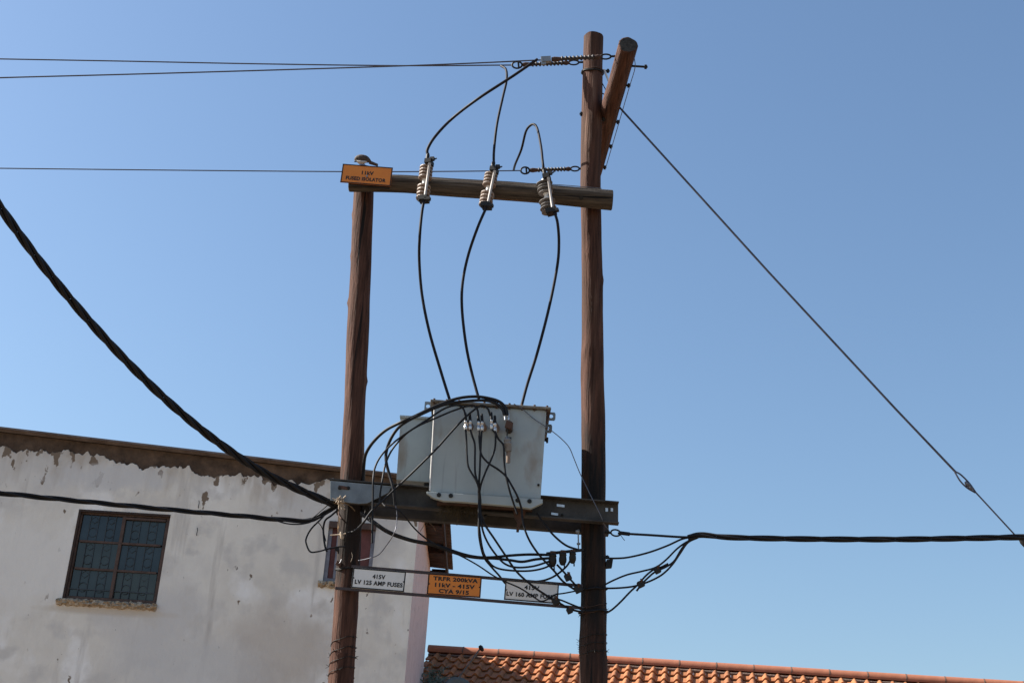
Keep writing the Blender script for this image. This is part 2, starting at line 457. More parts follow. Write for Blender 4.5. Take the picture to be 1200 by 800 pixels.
wall_strips(pm, st, ragged, YW, [w1, w2])
for a, b in zip(st[:-1], st[1:]):
    pm.add([(a, YW, ragged(a)), (b, YW, ragged(b)), (b, ys, ragged(b) + 0.01), (a, ys, ragged(a) + 0.01)], [(0, 1, 2, 3)])
for h in (w1, w2):     # plastered reveals
    x0, x1, z0, z1 = h; yb = YW + TH
    pm.add([(x0, YW, z0), (x0, yb, z0), (x0, yb, z1), (x0, YW, z1)], [(0, 1, 2, 3)])
    pm.add([(x1, YW, z0), (x1, YW, z1), (x1, yb, z1), (x1, yb, z0)], [(0, 1, 2, 3)])
    pm.add([(x0, YW, z1), (x1, YW, z1), (x1, yb, z1), (x0, yb, z1)], [(0, 1, 2, 3)])
    pm.add([(x0, YW, z0), (x1, YW, z0), (x1, yb, z0), (x0, yb, z0)], [(0, 1, 2, 3)])
pm.build('plaster', M_plaster, bld)
sm = MB()
n = 24
for i in range(n):
    a = YW + (YB - YW) * i / n; b = YW + (YB - YW) * (i + 1) / n
    za = ztop(XC) - 0.16 - 0.12 * abs(mnoise.noise(V((a * 3, 5, 1)))); zb = ztop(XC) - 0.16 - 0.12 * abs(mnoise.noise(V((b * 3, 5, 1))))
    sm.add([(XC, a, 0), (XC, b, 0), (XC, b, zb), (XC, a, za)], [(0, 1, 2, 3)])
sm.add([(XC, YB, 0), (xb, YB + 0.02, 0), (xb, YB + 0.02, ztop(XC) - 0.1), (XC, YB, ztop(XC) - 0.1)], [(0, 1, 2, 3)])
sm.add([(xb, YW + 0.03, 0), (xb, YB, 0), (xb, YB, ztop(XC) - 0.03), (xb, YW + 0.03, ztop(XC) - 0.03)], [(0, 1, 2, 3)])
tag(sm.build('side_wall', M_pink, bld), label='dull pink right hand side wall')
# roof: corrugated sheet on a fascia
OV = 0.27
xe = XC + OV
rm = MB()
nw = 90
vs = []
for i in range(nw + 1):
    y = YW - 0.09 + (YB + 0.02 - YW + 0.09) * i / nw
    dz = 0.014 * math.sin(i * math.pi / 1.5)
    vs += [(XL - 0.1, y, ztop(XL - 0.1) + dz + 0.012), (xe + 0.07, y, ztop(xe + 0.07) + dz + 0.012),
           (XL - 0.1, y, ztop(XL - 0.1) + dz - 0.012), (xe + 0.07, y, ztop(xe + 0.07) + dz - 0.012)]
fs = []
for i in range(nw):
    q = i * 4
    fs += [(q, q + 1, q + 5, q + 4), (q + 2, q + 6, q + 7, q + 3), (q + 1, q + 3, q + 7, q + 5)]
fs += [(0, 2, 3, 1)]
rm.add(vs, fs)
roof = rm.build('roof_sheet', M_sheet, bld)
fm = MB()
fm.prism([(xe - 0.03, YW - 0.05, ztop(xe) - 0.03), (xe, YW - 0.05, ztop(xe) - 0.03), (xe, YW - 0.05, ztop(xe) - 0.17), (xe - 0.03, YW - 0.05, ztop(xe) - 0.17)], (0, YB - YW + 0.2, 0))
fm.build('fascia_board', M_fascia, bld)
fm = MB()
for k in range(4):
    y = YW + 0.12 + (YB - YW + 0.0) * k / 3.05
    fm.box((XC + 0.004, y - 0.03, ztop(xe) - 0.15), (xe - 0.034, y + 0.03, ztop(xe) - 0.02))
    o = fm.build('rafter_end', M_fascia, bld); fm = MB()
fm.prism([(XC - 0.5, YB + 0.04, ztop(xe) - 0.04), (xe - 0.034, YB + 0.04, ztop(xe) - 0.04), (xe - 0.034, YB + 0.04, ztop(xe) - 0.30), (XC - 0.5, YB + 0.04, ztop(xe) - 0.30)], (0, 0.03, 0))
fm.build('barge_board', M_fascia, bld)

# windows
def window(h, cols, rows, fmat, name='window'):
    x0, x1, z0, z1 = h
    yf = YW + 0.028
    f = MB()
    t = 0.05
    f.box((x0, yf, z1 - t), (x1, yf + 0.05, z1)); f.box((x0, yf, z0), (x1, yf + 0.05, z0 + t))
    f.box((x0, yf, z0 + t), (x0 + t, yf + 0.05, z1 - t)); f.box((x1 - t, yf, z0 + t), (x1, yf + 0.05, z1 - t))
    w = f.build(name, fmat, bld, 0.004)
    if name == 'window' and cols == 2:      # dark timber sub-frame lining the left jamb and the head
        q = MB(); q.box((x0 + 0.001, YW - 0.004, z0), (x0 + 0.030, yf - 0.002, z1 - 0.031)); q.build('jamb_lining', M_fascia, w)
        q = MB(); q.box((x0 + 0.001, YW - 0.006, z1 - 0.03), (x1 - 0.001, yf - 0.002, z1 - 0.001)); q.build('head_lining', M_fascia, w)
    iw, ih = (x1 - x0 - 2 * t) / cols, (z1 - z0 - 2 * t) / rows
    for i in range(1, cols):
        q = MB(); q.box((x0 + t + iw * i - 0.02, yf - 0.004, z0 + t), (x0 + t + iw * i + 0.02, yf + 0.04, z1 - t)); q.build('mullion', fmat, w)
    for j in range(1, rows):
        for i in range(cols):
            q = MB(); q.box((x0 + t + iw * i + 0.022, yf, z0 + t + ih * j - 0.013), (x0 + t + iw * (i + 1) - 0.022, yf + 0.034, z0 + t + ih * j + 0.013)); q.build('glazing_bar', fmat, w)
    return w, yf, t, iw, ih
w, yf, t, iw, ih = window(w1, 2, 3, M_frame)
for i in range(2):
    for j in range(3):
        q = MB(); xa = w1[0] + t + iw * i; za = w1[2] + t + ih * j
        tl = 0.016 * (random.random() - 0.5)
        q.obox((xa + iw / 2, yf + 0.03 , za + ih / 2), (iw / 2 - 0.01, tl, 0), (0, 0.002, 0), (0, tl, ih / 2 - 0.008))
        q.build('pane', M_glass, w)
# opening casement rails, proud of the frame
q = MB(); xa = w1[0] + t + iw
q.box((xa + 0.022, yf - 0.012, w1[3] - t - 0.04), (w1[1] - t - 0.004, yf + 0.02, w1[3] - t - 0.012)); q.build('casement_rail', M_frame, w)
# burglar bars close to the panes: verticals with square and round ornament
q = MB(); yb = yf + 0.022
for i in range(2):
    for k in range(1, 5):
        x = w1[0] + t + iw * i + iw * k / 5
        q.box((x - 0.0045, yb - 0.006, w1[2] + t), (x + 0.0045, yb + 0.004, w1[3] - t))
    for j in range(3):
        for k in (1, 3.0):
            cx = w1[0] + t + iw * i + iw * (k + 0.5) / 5; cz = w1[2] + t + ih * (j + 0.35)
            q.torus((cx, yb, cz), (iw / 10, 0, 0), (0, 0, iw / 9), 0.004, 14)
            q.torus((cx, yb, cz + iw * 0.30), (iw / 10, 0, 0), (0, 0, iw / 12), 0.0035, 4)
    q.box((w1[0] + t + iw * i, yb - 0.007, w1[2] + t + 0.09), (w1[0] + t + iw * (i + 1), yb + 0.005, w1[2] + t + 0.102))
q.build('burglar_bars', M_bars, w)
q = MB()
nn = 60
vs = []
for i in range(nn + 1):
    x = w1[0] + (w1[1] - w1[0]) * i / nn
    y = yf + 0.14 + 0.02 * math.sin(i * 0.9) + 0.012 * math.sin(i * 2.3)
    vs += [(x, y, w1[2]), (x, y, w1[3])]
q.add(vs, [(2 * i, 2 * i + 2, 2 * i + 3, 2 * i + 1) for i in range(nn)], smooth=True)
q.build('curtain', M_curtain, w)
def rough_sill(h, ext, parent, dz=0.07):
    """lump of rough mortar along the bottom of an opening"""
    x0, x1, z0 = h[0] - ext, h[1] + 0.015, h[2]
    q = MB(); nx, ns = 60, 9
    vs = []
    for i in range(nx + 1):
        x = x0 + (x1 - x0) * i / nx
        for k in range(ns):
            a = -math.pi * 0.5 + math.pi * 1.0 * k / (ns - 1)
            r = 1 + 0.5 * mnoise.noise(V((x * 17, k * 0.8, 2.0))) + 0.45 * mnoise.noise(V((x * 43, k * 1.7, 5.0)))
            vs.append((x, YW + 0.03 - 0.085 * math.cos(a) * r, z0 - dz * 0.45 + dz * 0.55 * math.sin(a) * r))
    fs = [(i * ns + k, (i + 1) * ns + k, (i + 1) * ns + k + 1, i * ns + k + 1) for i in range(nx) for k in range(ns - 1)]
    fs += [list(range(ns)), [nx * ns + k for k in range(ns)][::-1]]
    q.add(vs, fs)
    q.box((x0 + 0.02, YW + 0.035, z0 - dz), (x1 - 0.02, YW + TH, z0 + 0.003))
    return q.build('sill', M_sill, parent)
rough_sill(w1, 0.055, w, 0.085)
w, yf, t, iw, ih = window(w2, 1, 1, M_frame_b)
q = MB(); q.box((w2[0] + t, yf + 0.02, w2[2] + t), (w2[1] - t, yf + 0.03, w2[3] - t)); q.build('board', M_redboard, w)
q = MB(); q.box((w2[0] + 0.003, yf - 0.055, w2[3] - 0.085), (w2[1] - 0.003, yf - 0.005, w2[3] - 0.003)); q.build('head_rail', M_frame, w)
q = MB(); q.box((w2[0] + 0.12, yf - 0.01, w2[2] + 0.05), (w2[0] + 0.15, yf + 0.015, w2[3] - 0.09)); q.build('mullion', M_frame_b, w)
rough_sill(w2, 0.05, w, 0.085)

# ------------------------------------------------------------------ tiled house
YR = 22.8
yaw = R(8.6)
rA = P(504, 757.5, YR)
# the ridge runs right and slightly nearer
rdx = math.cos(yaw); rdy = -math.sin(yaw)
def on_ridge(px, py):
    d_ = ray(px, py)
    # intersect with the vertical plane through rA along (rdx, rdy)
    nrm = V((-rdy, rdx, 0))
    tt = (rA - CAM).dot(nrm) / d_.dot(nrm)
    return CAM + d_ * tt
rB = on_ridge(1154, 797.5)
RD = (rB - rA).normalized()                       # along the ridge, to the right
US = V((math.sin(yaw) * math.cos(R(30)), math.cos(yaw) * math.cos(R(30)), math.sin(R(30))))
US = (US - RD * US.dot(RD)).normalized()          # up the slope
RN = RD.cross(US).normalized()                    # out of the slope
TW = 14.05 * scale_at(P(600, 765, YR - 0.25))          # tile cover width
TL = 0.322                                         # course length
print('tile', TW, 'ridge', rA, rB, 'YB', YB, 'XC', XC)
rT = rA - V((0, 0, 0.128))                         # apex of the tile plane under the caps
house = thing('tiled_house', (rA.x + 5, YR - 3, 0), 'low house under an orange clay tile roof with a capped ridge', 'house')
hm = MB()
a0 = rT + RD * 0.25 - US * 6.0 - RN * 0.2; b0 = a0 + RD * 14; c0 = rT + RD * 0.25 - RN * 0.25; d0 = c0 + RD * 14
fl = lambda p: V((p.x, p.y, 0))
off = V((US.x, US.y, 0)).normalized() * 10.4
hm.add([fl(a0), fl(b0), b0, a0, fl(a0 + off), fl(b0 + off), b0 + off, a0 + off, c0, d0],
       [(0, 1, 2, 3), (5, 4, 7, 6), (4, 0, 3, 8, 7), (1, 5, 6, 9, 2)])
hm.build('wall', M_wall2, house)
roofo = MB()
roofo.add([rT - RN * 0.06 + RD * 14.4, rT - RN * 0.06 + RD * 0.02, rT + RD * 0.02 - US * 6.3 - RN * 0.06, rT + RD * 14.4 - US * 6.3 - RN * 0.06], [(0, 1, 2, 3)])
UB = V((-US.x, -US.y, US.z))
roofo.add([rT - RN * 0.06 + RD * 14.4, rT - RN * 0.06 + RD * 0.02, rT + RD * 0.02 - UB * 6.3, rT + RD * 14.4 - UB * 6.3], [(3, 2, 1, 0)])
roofp = roofo.build('roof', M_mortar, house)
# one interlocking clay tile: flat pan on the left, roll on the right
def tile_profile(u):
    if u < 0.50: return 0.006 * (u / 0.5) ** 2 + 0.010 * max(0, 0.12 - u) / 0.12
    s_ = (u - 0.50) / 0.50
    return 0.006 + 0.043 * math.sin(math.pi * min(1, s_ * 0.93 + 0.02)) ** 0.9
us = [0, 0.05, 0.14, 0.32, 0.48, 0.55, 0.62, 0.70, 0.78, 0.86, 0.94, 1.0]
def tile_geo(origin):
    vs = []; tkn = 0.020; k = len(us)
    top_end = US * TL * 1.12
    for u in us:                      # lower edge top, lower edge bottom, upper edge top
        z = tile_profile(u) * 1.15
        q = origin + RD * (u * TW * 0.985)
        vs += [q + RN * (z + 0.044), q + RN * (z * 0.75 + 0.044 - tkn), q + top_end + RN * (z + 0.004)]
    fs = []
    for i in range(k - 1):
        a = 3 * i; b = 3 * i + 3
        fs += [(a, b, b + 2, a + 2), (a + 1, b + 1, b, a)]
    fs += [(1, 0, 2), (3 * k - 3, 3 * k - 2, 3 * k - 1)]
    return vs, fs
tm = MB()
vs, fs = tile_geo(V((0, 0, 0))); tm.add(vs, fs, 0, False)
proto = None
COLS, ROWS = 50, 6
far_mb = MB()
tile_me = None
for r in range(16):
    for c in range(70):
        o_ = rT + RD * (c * TW + 0.01) - US * ((r + 1) * TL + 0.03)
        jit = RN * (0.004 * (random.random() - 0.5)) + US * (0.012 * (random.random() - 0.5)) + RD * (0.006 * (random.random() - 0.5))
        if r < ROWS and c < COLS:
            if tile_me is None:
                ob = tm.build('roof_tile', M_tile); tile_me = ob.data
            else:
                ob = bpy.data.objects.new('roof_tile', tile_me); C.objects.link(ob)
            ob.parent = roofp; ob.location = o_ + jit - wloc(roofp)
            ob.rotation_euler = (0.012 * (random.random() - 0.5), 0.02 * (random.random() - 0.5), 0.01 * (random.random() - 0.5))
        else:
            vs, fs = tile_geo(o_ + jit); far_mb.add(vs, fs)
tag(far_mb.build('roof_tile', M_tile, roofp), kind='stuff')
# ridge caps
RLEN = 42.5 * scale_at(P(700, 768, YR - 0.45))
cap_me = None
nr = 12
for i in range(22):
    # half round cap, slightly wider at its left end where it covers its neighbour
    q = MB(); vs = []
    for j, (tt, rr) in enumerate(((0, 0.108), (1.0, 0.107))):
        for k in range(nr + 1):
            a = math.pi * (-0.08 + 1.16 * k / nr)
            vs.append(RD * (RLEN * tt) + (US.cross(RD) * 0) + V((0, 0, 1)) * (rr * math.sin(a) * 0.95) + V((-RD.y, RD.x, 0)).normalized() * (-rr * math.cos(a)))
    fs = [(k, k + nr + 1, k + nr + 2, k + 1) for k in range(nr)]
    if cap_me is None:
        q.add(vs, fs, 0, True); q.add(vs, [list(range(nr + 1)), list(range(nr + 1, 2 * nr + 2))[::-1]]); ob = q.build('ridge_tile', M_ridge); cap_me = ob.data
    else:
        ob = bpy.data.objects.new('ridge_tile', cap_me); C.objects.link(ob)
    ob.parent = house
    ob.location = rA + RD * (RLEN * (i - 0.12) + 0.05) + V((0, 0, -0.072 + 0.005 * random.random())) - wloc(house)
# mortar bedding under the caps, and dark joints
col_me = None
for i in range(1, 22):
    if col_me is None:
        q = MB(); vs = []
        for j, tt in enumerate((-0.009, 0.009)):
            for k in range(nr + 1):
                a = math.pi * (-0.04 + 1.08 * k / nr)
                vs.append(RD * tt + V((0, 0, 0.112 * math.sin(a) * 0.95)) + V((-RD.y, RD.x, 0)).normalized() * (-0.112 * math.cos(a)))
        q.add(vs, [(k, k + nr + 1, k + nr + 2, k + 1) for k in range(nr)] + [list(range(nr + 1)), list(range(nr + 1, 2 * nr + 2))[::-1]])
        ob = q.build('ridge_joint', M_mortar); col_me = ob.data
    else:
        ob = bpy.data.objects.new('ridge_joint', col_me); C.objects.link(ob)
    ob.parent = house
    ob.location = rA + RD * (RLEN * (i - 0.12) + 0.05) + V((0, 0, -0.070)) - wloc(house)
q = MB()
pts = [rT + RD * (14.0 * i / 90) - US * 0.10 + RN * (0.03 + 0.01 * random.random()) for i in range(91)]
q.tube(pts, [0.022 + 0.008 * random.random() for _ in pts], 6)
q.build('mortar_bed', M_mortar, house)

# unseen block added behind the white building, shaped to shade the left tiles
A_ = on_ridge(547, 762)
def on_roof(px, py):
    d_ = ray(px, py); tt = (rT + RN * 0.05 - CAM).dot(RN) / d_.dot(RN); return CAM + d_ * tt
B_ = on_roof(636, 800)
Xr = XC - 0.55
A2 = A_ + sun_dir * ((A_.x - Xr) / -sun_dir.x); B2 = B_ + sun_dir * ((B_.x - Xr) / -sun_dir.x)
sl_ = (A2.z - B2.z) / (A2.y - B2.y)
zt_ = lambda y: A2.z + sl_ * (y - A2.y)
ya, yb2 = YB + 0.075, A2.y + 1.2
print('rear', A2, B2, ya, yb2, zt_(ya), zt_(yb2), ztop(XC))
rw = MB()
rw.prism([(Xr, ya, 0), (Xr, yb2, 0), (Xr, yb2, zt_(yb2)), (Xr, ya, zt_(ya))], (-4.0, 0, 0))
rw.build('shade_block', M_pink, bld)

# ------------------------------------------------------------------ wooden poles
def log(pts, rads, seg=28, sub=14, amp=0.004, knots=(), seed=0.0, ends=None):
    """round pole along pts with uneven surface; ends: material index for the cut faces"""
    cen = smooth(pts, sub)
    n = len(cen); mb_ = MB(); vs = []
    ax = (cen[-1] - cen[0]).normalized()
    a = V((0, -1, 0)) if abs(ax.y) < 0.7 else V((1, 0, 0))
    a = (a - ax * a.dot(ax)).normalized(); b = ax.cross(a)
    L_ = (cen[-1] - cen[0]).length
    for i, c in enumerate(cen):
        f = i / (n - 1) * (len(rads) - 1); k = min(int(f), len(rads) - 2)
        r = rads[k] + (rads[k + 1] - rads[k]) * (f - k)
        for j in range(seg):
            g_ = 2 * math.pi * j / seg
            nd = a * math.cos(g_) + b * math.sin(g_)
            q = c + nd * r
            rr = r + amp * mnoise.fractal(V((nd.x * 1.6 + seed, nd.y * 1.6 + nd.z * 1.6, i / n * L_ * 1.1)), 1.0, 2.0, 3) * 1.6
            rr += amp * 0.9 * mnoise.noise(V((nd.x * 5 + seed, nd.y * 5 + nd.z * 5, i / n * L_ * 0.35)))
            for kp, kr, kh in knots:
                dd = (q - kp).length
                if dd < kr * 2.5: rr += kh * math.exp(-(dd / kr) ** 2)
            vs.append(c + nd * rr)
    fs = []
    for i in range(n - 1):
        for j in range(seg):
            j2 = (j + 1) % seg
            fs.append((i * seg + j, i * seg + j2, (i + 1) * seg + j2, (i + 1) * seg + j))
    mb_.add(vs, fs, 0, True)
    for base, rev, mi in ((0, True, ends or 0), ((n - 1) * seg, False, ends or 0)):
        ring = vs[base:base + seg]; c = cen[0] if base == 0 else cen[-1]
        inner = [c + (q - c) * 0.9 + (ax * (-0.006 if base == 0 else 0.006)) for q in ring]
        for j in range(seg):
            j2 = (j + 1) % seg
            f = (0, 1, 2, 3) if not rev else (3, 2, 1, 0)
            mb_.add([ring[j], ring[j2], inner[j2], inner[j]], [f], 0, True)
        mb_.add(inner, [list(range(seg)) if not rev else list(range(seg))[::-1]], mi)
    return mb_

def pole_pts(tab):
    """tab: (y, left x, right x) spots down the pole; continues to the ground"""
    pts, rads = [], []
    for y, a, b in tab:
        p = P((a + b) / 2, y, Y0); pts.append(p); rads.append((b - a) / 2 * scale_at(p) * 0.985)
    dirv = (pts[-1] - pts[0]).normalized()
    k = pts[-1].z / -dirv.z
    mid = pts[-1] + dirv * (k * 0.5); base = pts[-1] + dirv * (k + 0.01 / -dirv.z)
    return pts + [mid, base], rads + [rads[-1] * 1.03, rads[-1] * 1.06]

tabL = [(199, 415, 438), (230, 414.5, 437.8), (320, 410.5, 435), (400, 406, 432), (480, 402.8, 428.5), (545, 399.3, 426.3), (620, 396, 423.5), (700, 392, 420), (760, 387.8, 417), (800, 384.2, 414.4)]
tabR = [(44, 683.5, 707.5), (100, 682, 706), (200, 680.2, 704.4), (300, 681, 706), (400, 681.4, 707.5), (480, 681.6, 709), (560, 681.8, 710), (640, 681, 710.3), (700, 680, 710.5), (760, 679, 711), (800, 678.2, 711.5)]
pl, rl = pole_pts(tabL); pr, rr_ = pole_pts(tabR)
def on_pole(pts, rads, px, py, out=0.0):
    """spot on the camera side of a pole"""
    best = P(px, py, Y0)
    z = best.z
    for (a, ra), (b, rb) in zip(list(zip(pts, rads))[:-1], list(zip(pts, rads))[1:]):
        if b.z <= z <= a.z:
            f = (a.z - z) / (a.z - b.z); c = a.lerp(b, f); r = ra + (rb - ra) * f
            dx = max(-r, min(r, best.x - c.x))
            return V((c.x + dx, c.y - math.sqrt(max(r * r - dx * dx, 0)) - out, z))
    return best
def pole_at(pts, rads, z):
    for (a, ra), (b, rb) in zip(list(zip(pts, rads))[:-1], list(zip(pts, rads))[1:]):
        if b.z <= z <= a.z:
            f = (a.z - z) / (a.z - b.z); return a.lerp(b, f), ra + (rb - ra) * f
    return pts[0], rads[0]
zof = lambda y: P(600, y, Y0).z
zL = lambda y: P(408, y, Y0).z
zR = lambda y: P(695, y, Y0).z
mix_in(M_pole_s, (0.012, 0.011, 0.010), zmask(zL(700), zL(655), zL(585), zL(555), namp=0.7, strength=0.85))  # oil stain plus the dark shade below the beam, both put into the colour
mix_in(M_pole_t, (0.008, 0.008, 0.008), zmask(zR(860), zR(705), zR(545), zR(480), namp=0.9, strength=0.97))
mix_in(M_pole_t, (0.05, 0.024, 0.014), nmask(2.0, 0.45, 0.7, (6, 6, 0.6), 4))

short = thing('utility_pole', pl[-1], 'shorter left wooden pole carrying the orange isolator sign', 'utility pole', 'wooden poles of the transformer structure')
tall = thing('utility_pole', pr[-1], 'taller right wooden pole blackened below the transformer', 'utility pole', 'wooden poles of the transformer structure')
kn = [(on_pole(pl, rl, 411, 253), 0.03, 0.012), (on_pole(pl, rl, 408, 355), 0.035, 0.014), (on_pole(pl, rl, 430, 447), 0.04, 0.012), (on_pole(pl, rl, 405, 300), 0.04, 0.008)]
log(pl, rl, knots=kn, amp=0.005, seed=1.3).build('shaft', M_pole_s, short)
kn = [(on_pole(pr, rr_, 690, 300), 0.04, 0.012), (on_pole(pr, rr_, 684, 415), 0.04, 0.012), (on_pole(pr, rr_, 706, 330), 0.05, 0.009), (on_pole(pr, rr_, 688, 175), 0.04, 0.009)]
log(pr, rr_, knots=kn, amp=0.006, seed=6.1).build('shaft', M_pole_t, tall)

def hoop(pts, rads, z, r, tilt=(0, 0), parent=None, name='wire_hoop', m=None, turns=1.0, rise=0.0, grow=0.0, barbs=0, phase=0.0):
    q = MB(); n_ = int(28 * turns); out = []
    for i in range(n_ + 1):
        g_ = 2 * math.pi * i / 28 + phase
        zz = z + rise * i / 28 + tilt[0] * math.cos(g_) + tilt[1] * math.sin(g_) + 0.004 * math.sin(g_ * 5 + z * 9)
        c, rad = pole_at(pts, rads, zz)
        e = rad * 1.015 + r + grow
        out.append(V((c.x + e * math.cos(g_), c.y + e * math.sin(g_), zz)))
    q.tube(out, r, 6, cap=turns != 1.0)
    for k in range(barbs):
        i = random.randrange(len(out) - 1); p = out[i]
        c, rad = pole_at(pts, rads, p.z)
        o_ = V((p.x - c.x, p.y - c.y, 0)).normalized()
        for s_ in (-1, 1):
            dv = (o_ + V((0, 0, s_ * random.uniform(0.3, 1.2))) + V((random.uniform(-.5, .5), random.uniform(-.5, .5), 0))).normalized()
            q.tube([p - dv * 0.006, p + dv * random.uniform(0.018, 0.034)], 0.0022, 4)
    return q.build(name, m or M_darkfit, parent)

hoop(pr, rr_, P(695, 86, Y0).z, 0.008, (0.0, 0.03), tall)
hoop(pr, rr_, P(695, 84, Y0).z, 0.007, (0.008, 0.03), tall, m=M_rust)
hoop(pr, rr_, P(695, 773, Y0).z, 0.003, (0.01, 0), tall, 'barbed_wire', M_darkfit, 3.0, 0.07, barbs=16)
hoop(pr, rr_, P(695, 722, Y0).z, 0.0035, (0.02, 0.02), tall, 'barbed_wire', M_rust, 2.0, 0.05, barbs=6)
hoop(pl, rl, P(401, 796, Y0).z, 0.003, (0.02, -0.01), short, 'barbed_wire', M_darkfit, 4.0, 0.085, barbs=18)
hoop(pl, rl, P(405, 668, Y0).z, 0.004, (0.01, 0.02), short, 'wire_hoop', M_darkfit, 2.0, 0.01)
hoop(pr, rr_, P(695, 717, Y0).z, 0.009, (0.012, 0.01), tall, 'cable_loop', M_black)
hoop(pr, rr_, P(695, 690, Y0).z, 0.009, (0.012, 0.02), tall, 'cable_loop', M_black)
def bolt(parent, p0, p1, r=0.011, head=0.024, name='bolt', m=None):
    q = MB(); p0, p1 = V(p0), V(p1); ax = (p1 - p0).normalized()
    q.tube([p0, p1], r, 8)
    q.lathe(p1 - ax * 0.03, p1 - ax * 0.008, [(0, head), (1, head)], 6, smooth=False)
    return q.build(name, m or M_darkfit, parent)
e = on_pole(pr, rr_, 683, 135)
bolt(tall, V((e.x + 0.05, Y0 - 0.02, e.z)), V((e.x - 0.035, Y0 - 0.02, e.z)))
for py in (83, 140):
    pp = P(706, py, Y0); bolt(tall, pp - V((0.05, 0, 0)), pp + V((0.075 if py == 83 else 0.03, 0, 0)))
pp = P(709, 655, Y0); q = MB(); q.obox(pp + V((0.035, -0.02, -0.045)), (0.028, 0, 0.004), (0, 0.03, 0), (0.004, 0, 0.035)); q.build('cable_bracket', M_darkfit, tall)
bolt(tall, P(706, 653, Y0) , P(714, 652, Y0), 0.008, 0.016)

# ------------------------------------------------------------------ horizontal logs
YX = Y0 - 0.105 - 0.085
xa = [P(410, 214.5, YX), P(470, 215.5, YX), P(520, 219.5, YX), P(600, 224.5, YX), P(660, 229.5, YX), P(717, 235, YX)]
s0 = scale_at(xa[0])
arm = thing('wooden_crossarm', xa[3], 'thick weathered log crossarm carrying three fused isolators between both poles', 'crossarm')
log(xa, [10.0 * s0, 10.6 * s0, 10.8 * s0, 11.2 * s0, 11.5 * s0, 12 * s0], seed=3.7, amp=0.004, ends=1).build('log', [M_log_x, M_endgrain2], arm)
q = MB(); p = P(700, 225, YX - 0.095); q.obox(p + V((0, 0.02, 0)), (0.03, 0, -0.003), (0, 0.006, 0), (0.002, 0, 0.03)); q.build('nail_plate', M_rust, arm)
bolt(arm, P(681, 232, YX), P(681, 232, YX - 0.125), 0.012, 0.022)
q = MB(); q.tube(path([(455, 206), (480, 206.5), (500, 208), (560, 212.5), (620, 215), (660, 217), (705, 221)], YX - 0.02), 0.004, 5); q.build('tie_wire', M_steelwire, arm)

a_ = 1.04
# crossarm that points to the camera, bolted to the right side of the tall pole
pN = P(736, 53, Y0 - a_); pF = P(694, 203, Y0 + a_ + 0.05)
zc = (pN.z + pF.z) / 2
log2 = thing('wooden_crossarm', pN.lerp(pF, 0.5), 'dark log crossarm at the top right pointing outwards with charred cut end', 'crossarm')
sN = scale_at(pN)
log([pN, pN.lerp(pF, 0.33), pN.lerp(pF, 0.66), pF], [11.6 * sN, 11.9 * sN, 12.2 * sN, 12.6 * sN], sub=22, seed=9.2, amp=0.007, ends=1).build('log', [M_log_y, M_endgrain], log2)
axl = (pF - pN).normalized()
fr = [0.13, 0.27, 0.55, 0.75, 0.93]
wirepts = []
for i, f in enumerate(fr):
    c = pN.lerp(pF, f)
    ext = 0.20 if i == 0 else 0.13
    q = bolt(log2, c - V((0.05, 0, 0.02)), c + V((ext + (0.04 if i == 0 else 0), 0, -0.02)), 0.011, 0.024)
    wirepts.append(c + V((0.118, 0, -0.045)))
q = MB(); q.tube(smooth([pN.lerp(pF, 0.10) + V((0.10, 0, 0.02))] + wirepts, 5), 0.004, 5); q.build('bonding_wire', M_steelwire, log2)
q = MB(); q.tube([P(708, 82, Y0 - 0.02), P(714, 97, Y0 - 0.06)], 0.011, 8); q.build('white_tube', M_whitep, log2)
q = MB(); q.tube(path([(704, 94), (708, 102), (712, 109)], Y0), 0.005, 5); q.tube(path([(703, 108), (711, 112.5)], Y0), 0.006, 5); q.build('guy_loop', M_darkfit, log2)

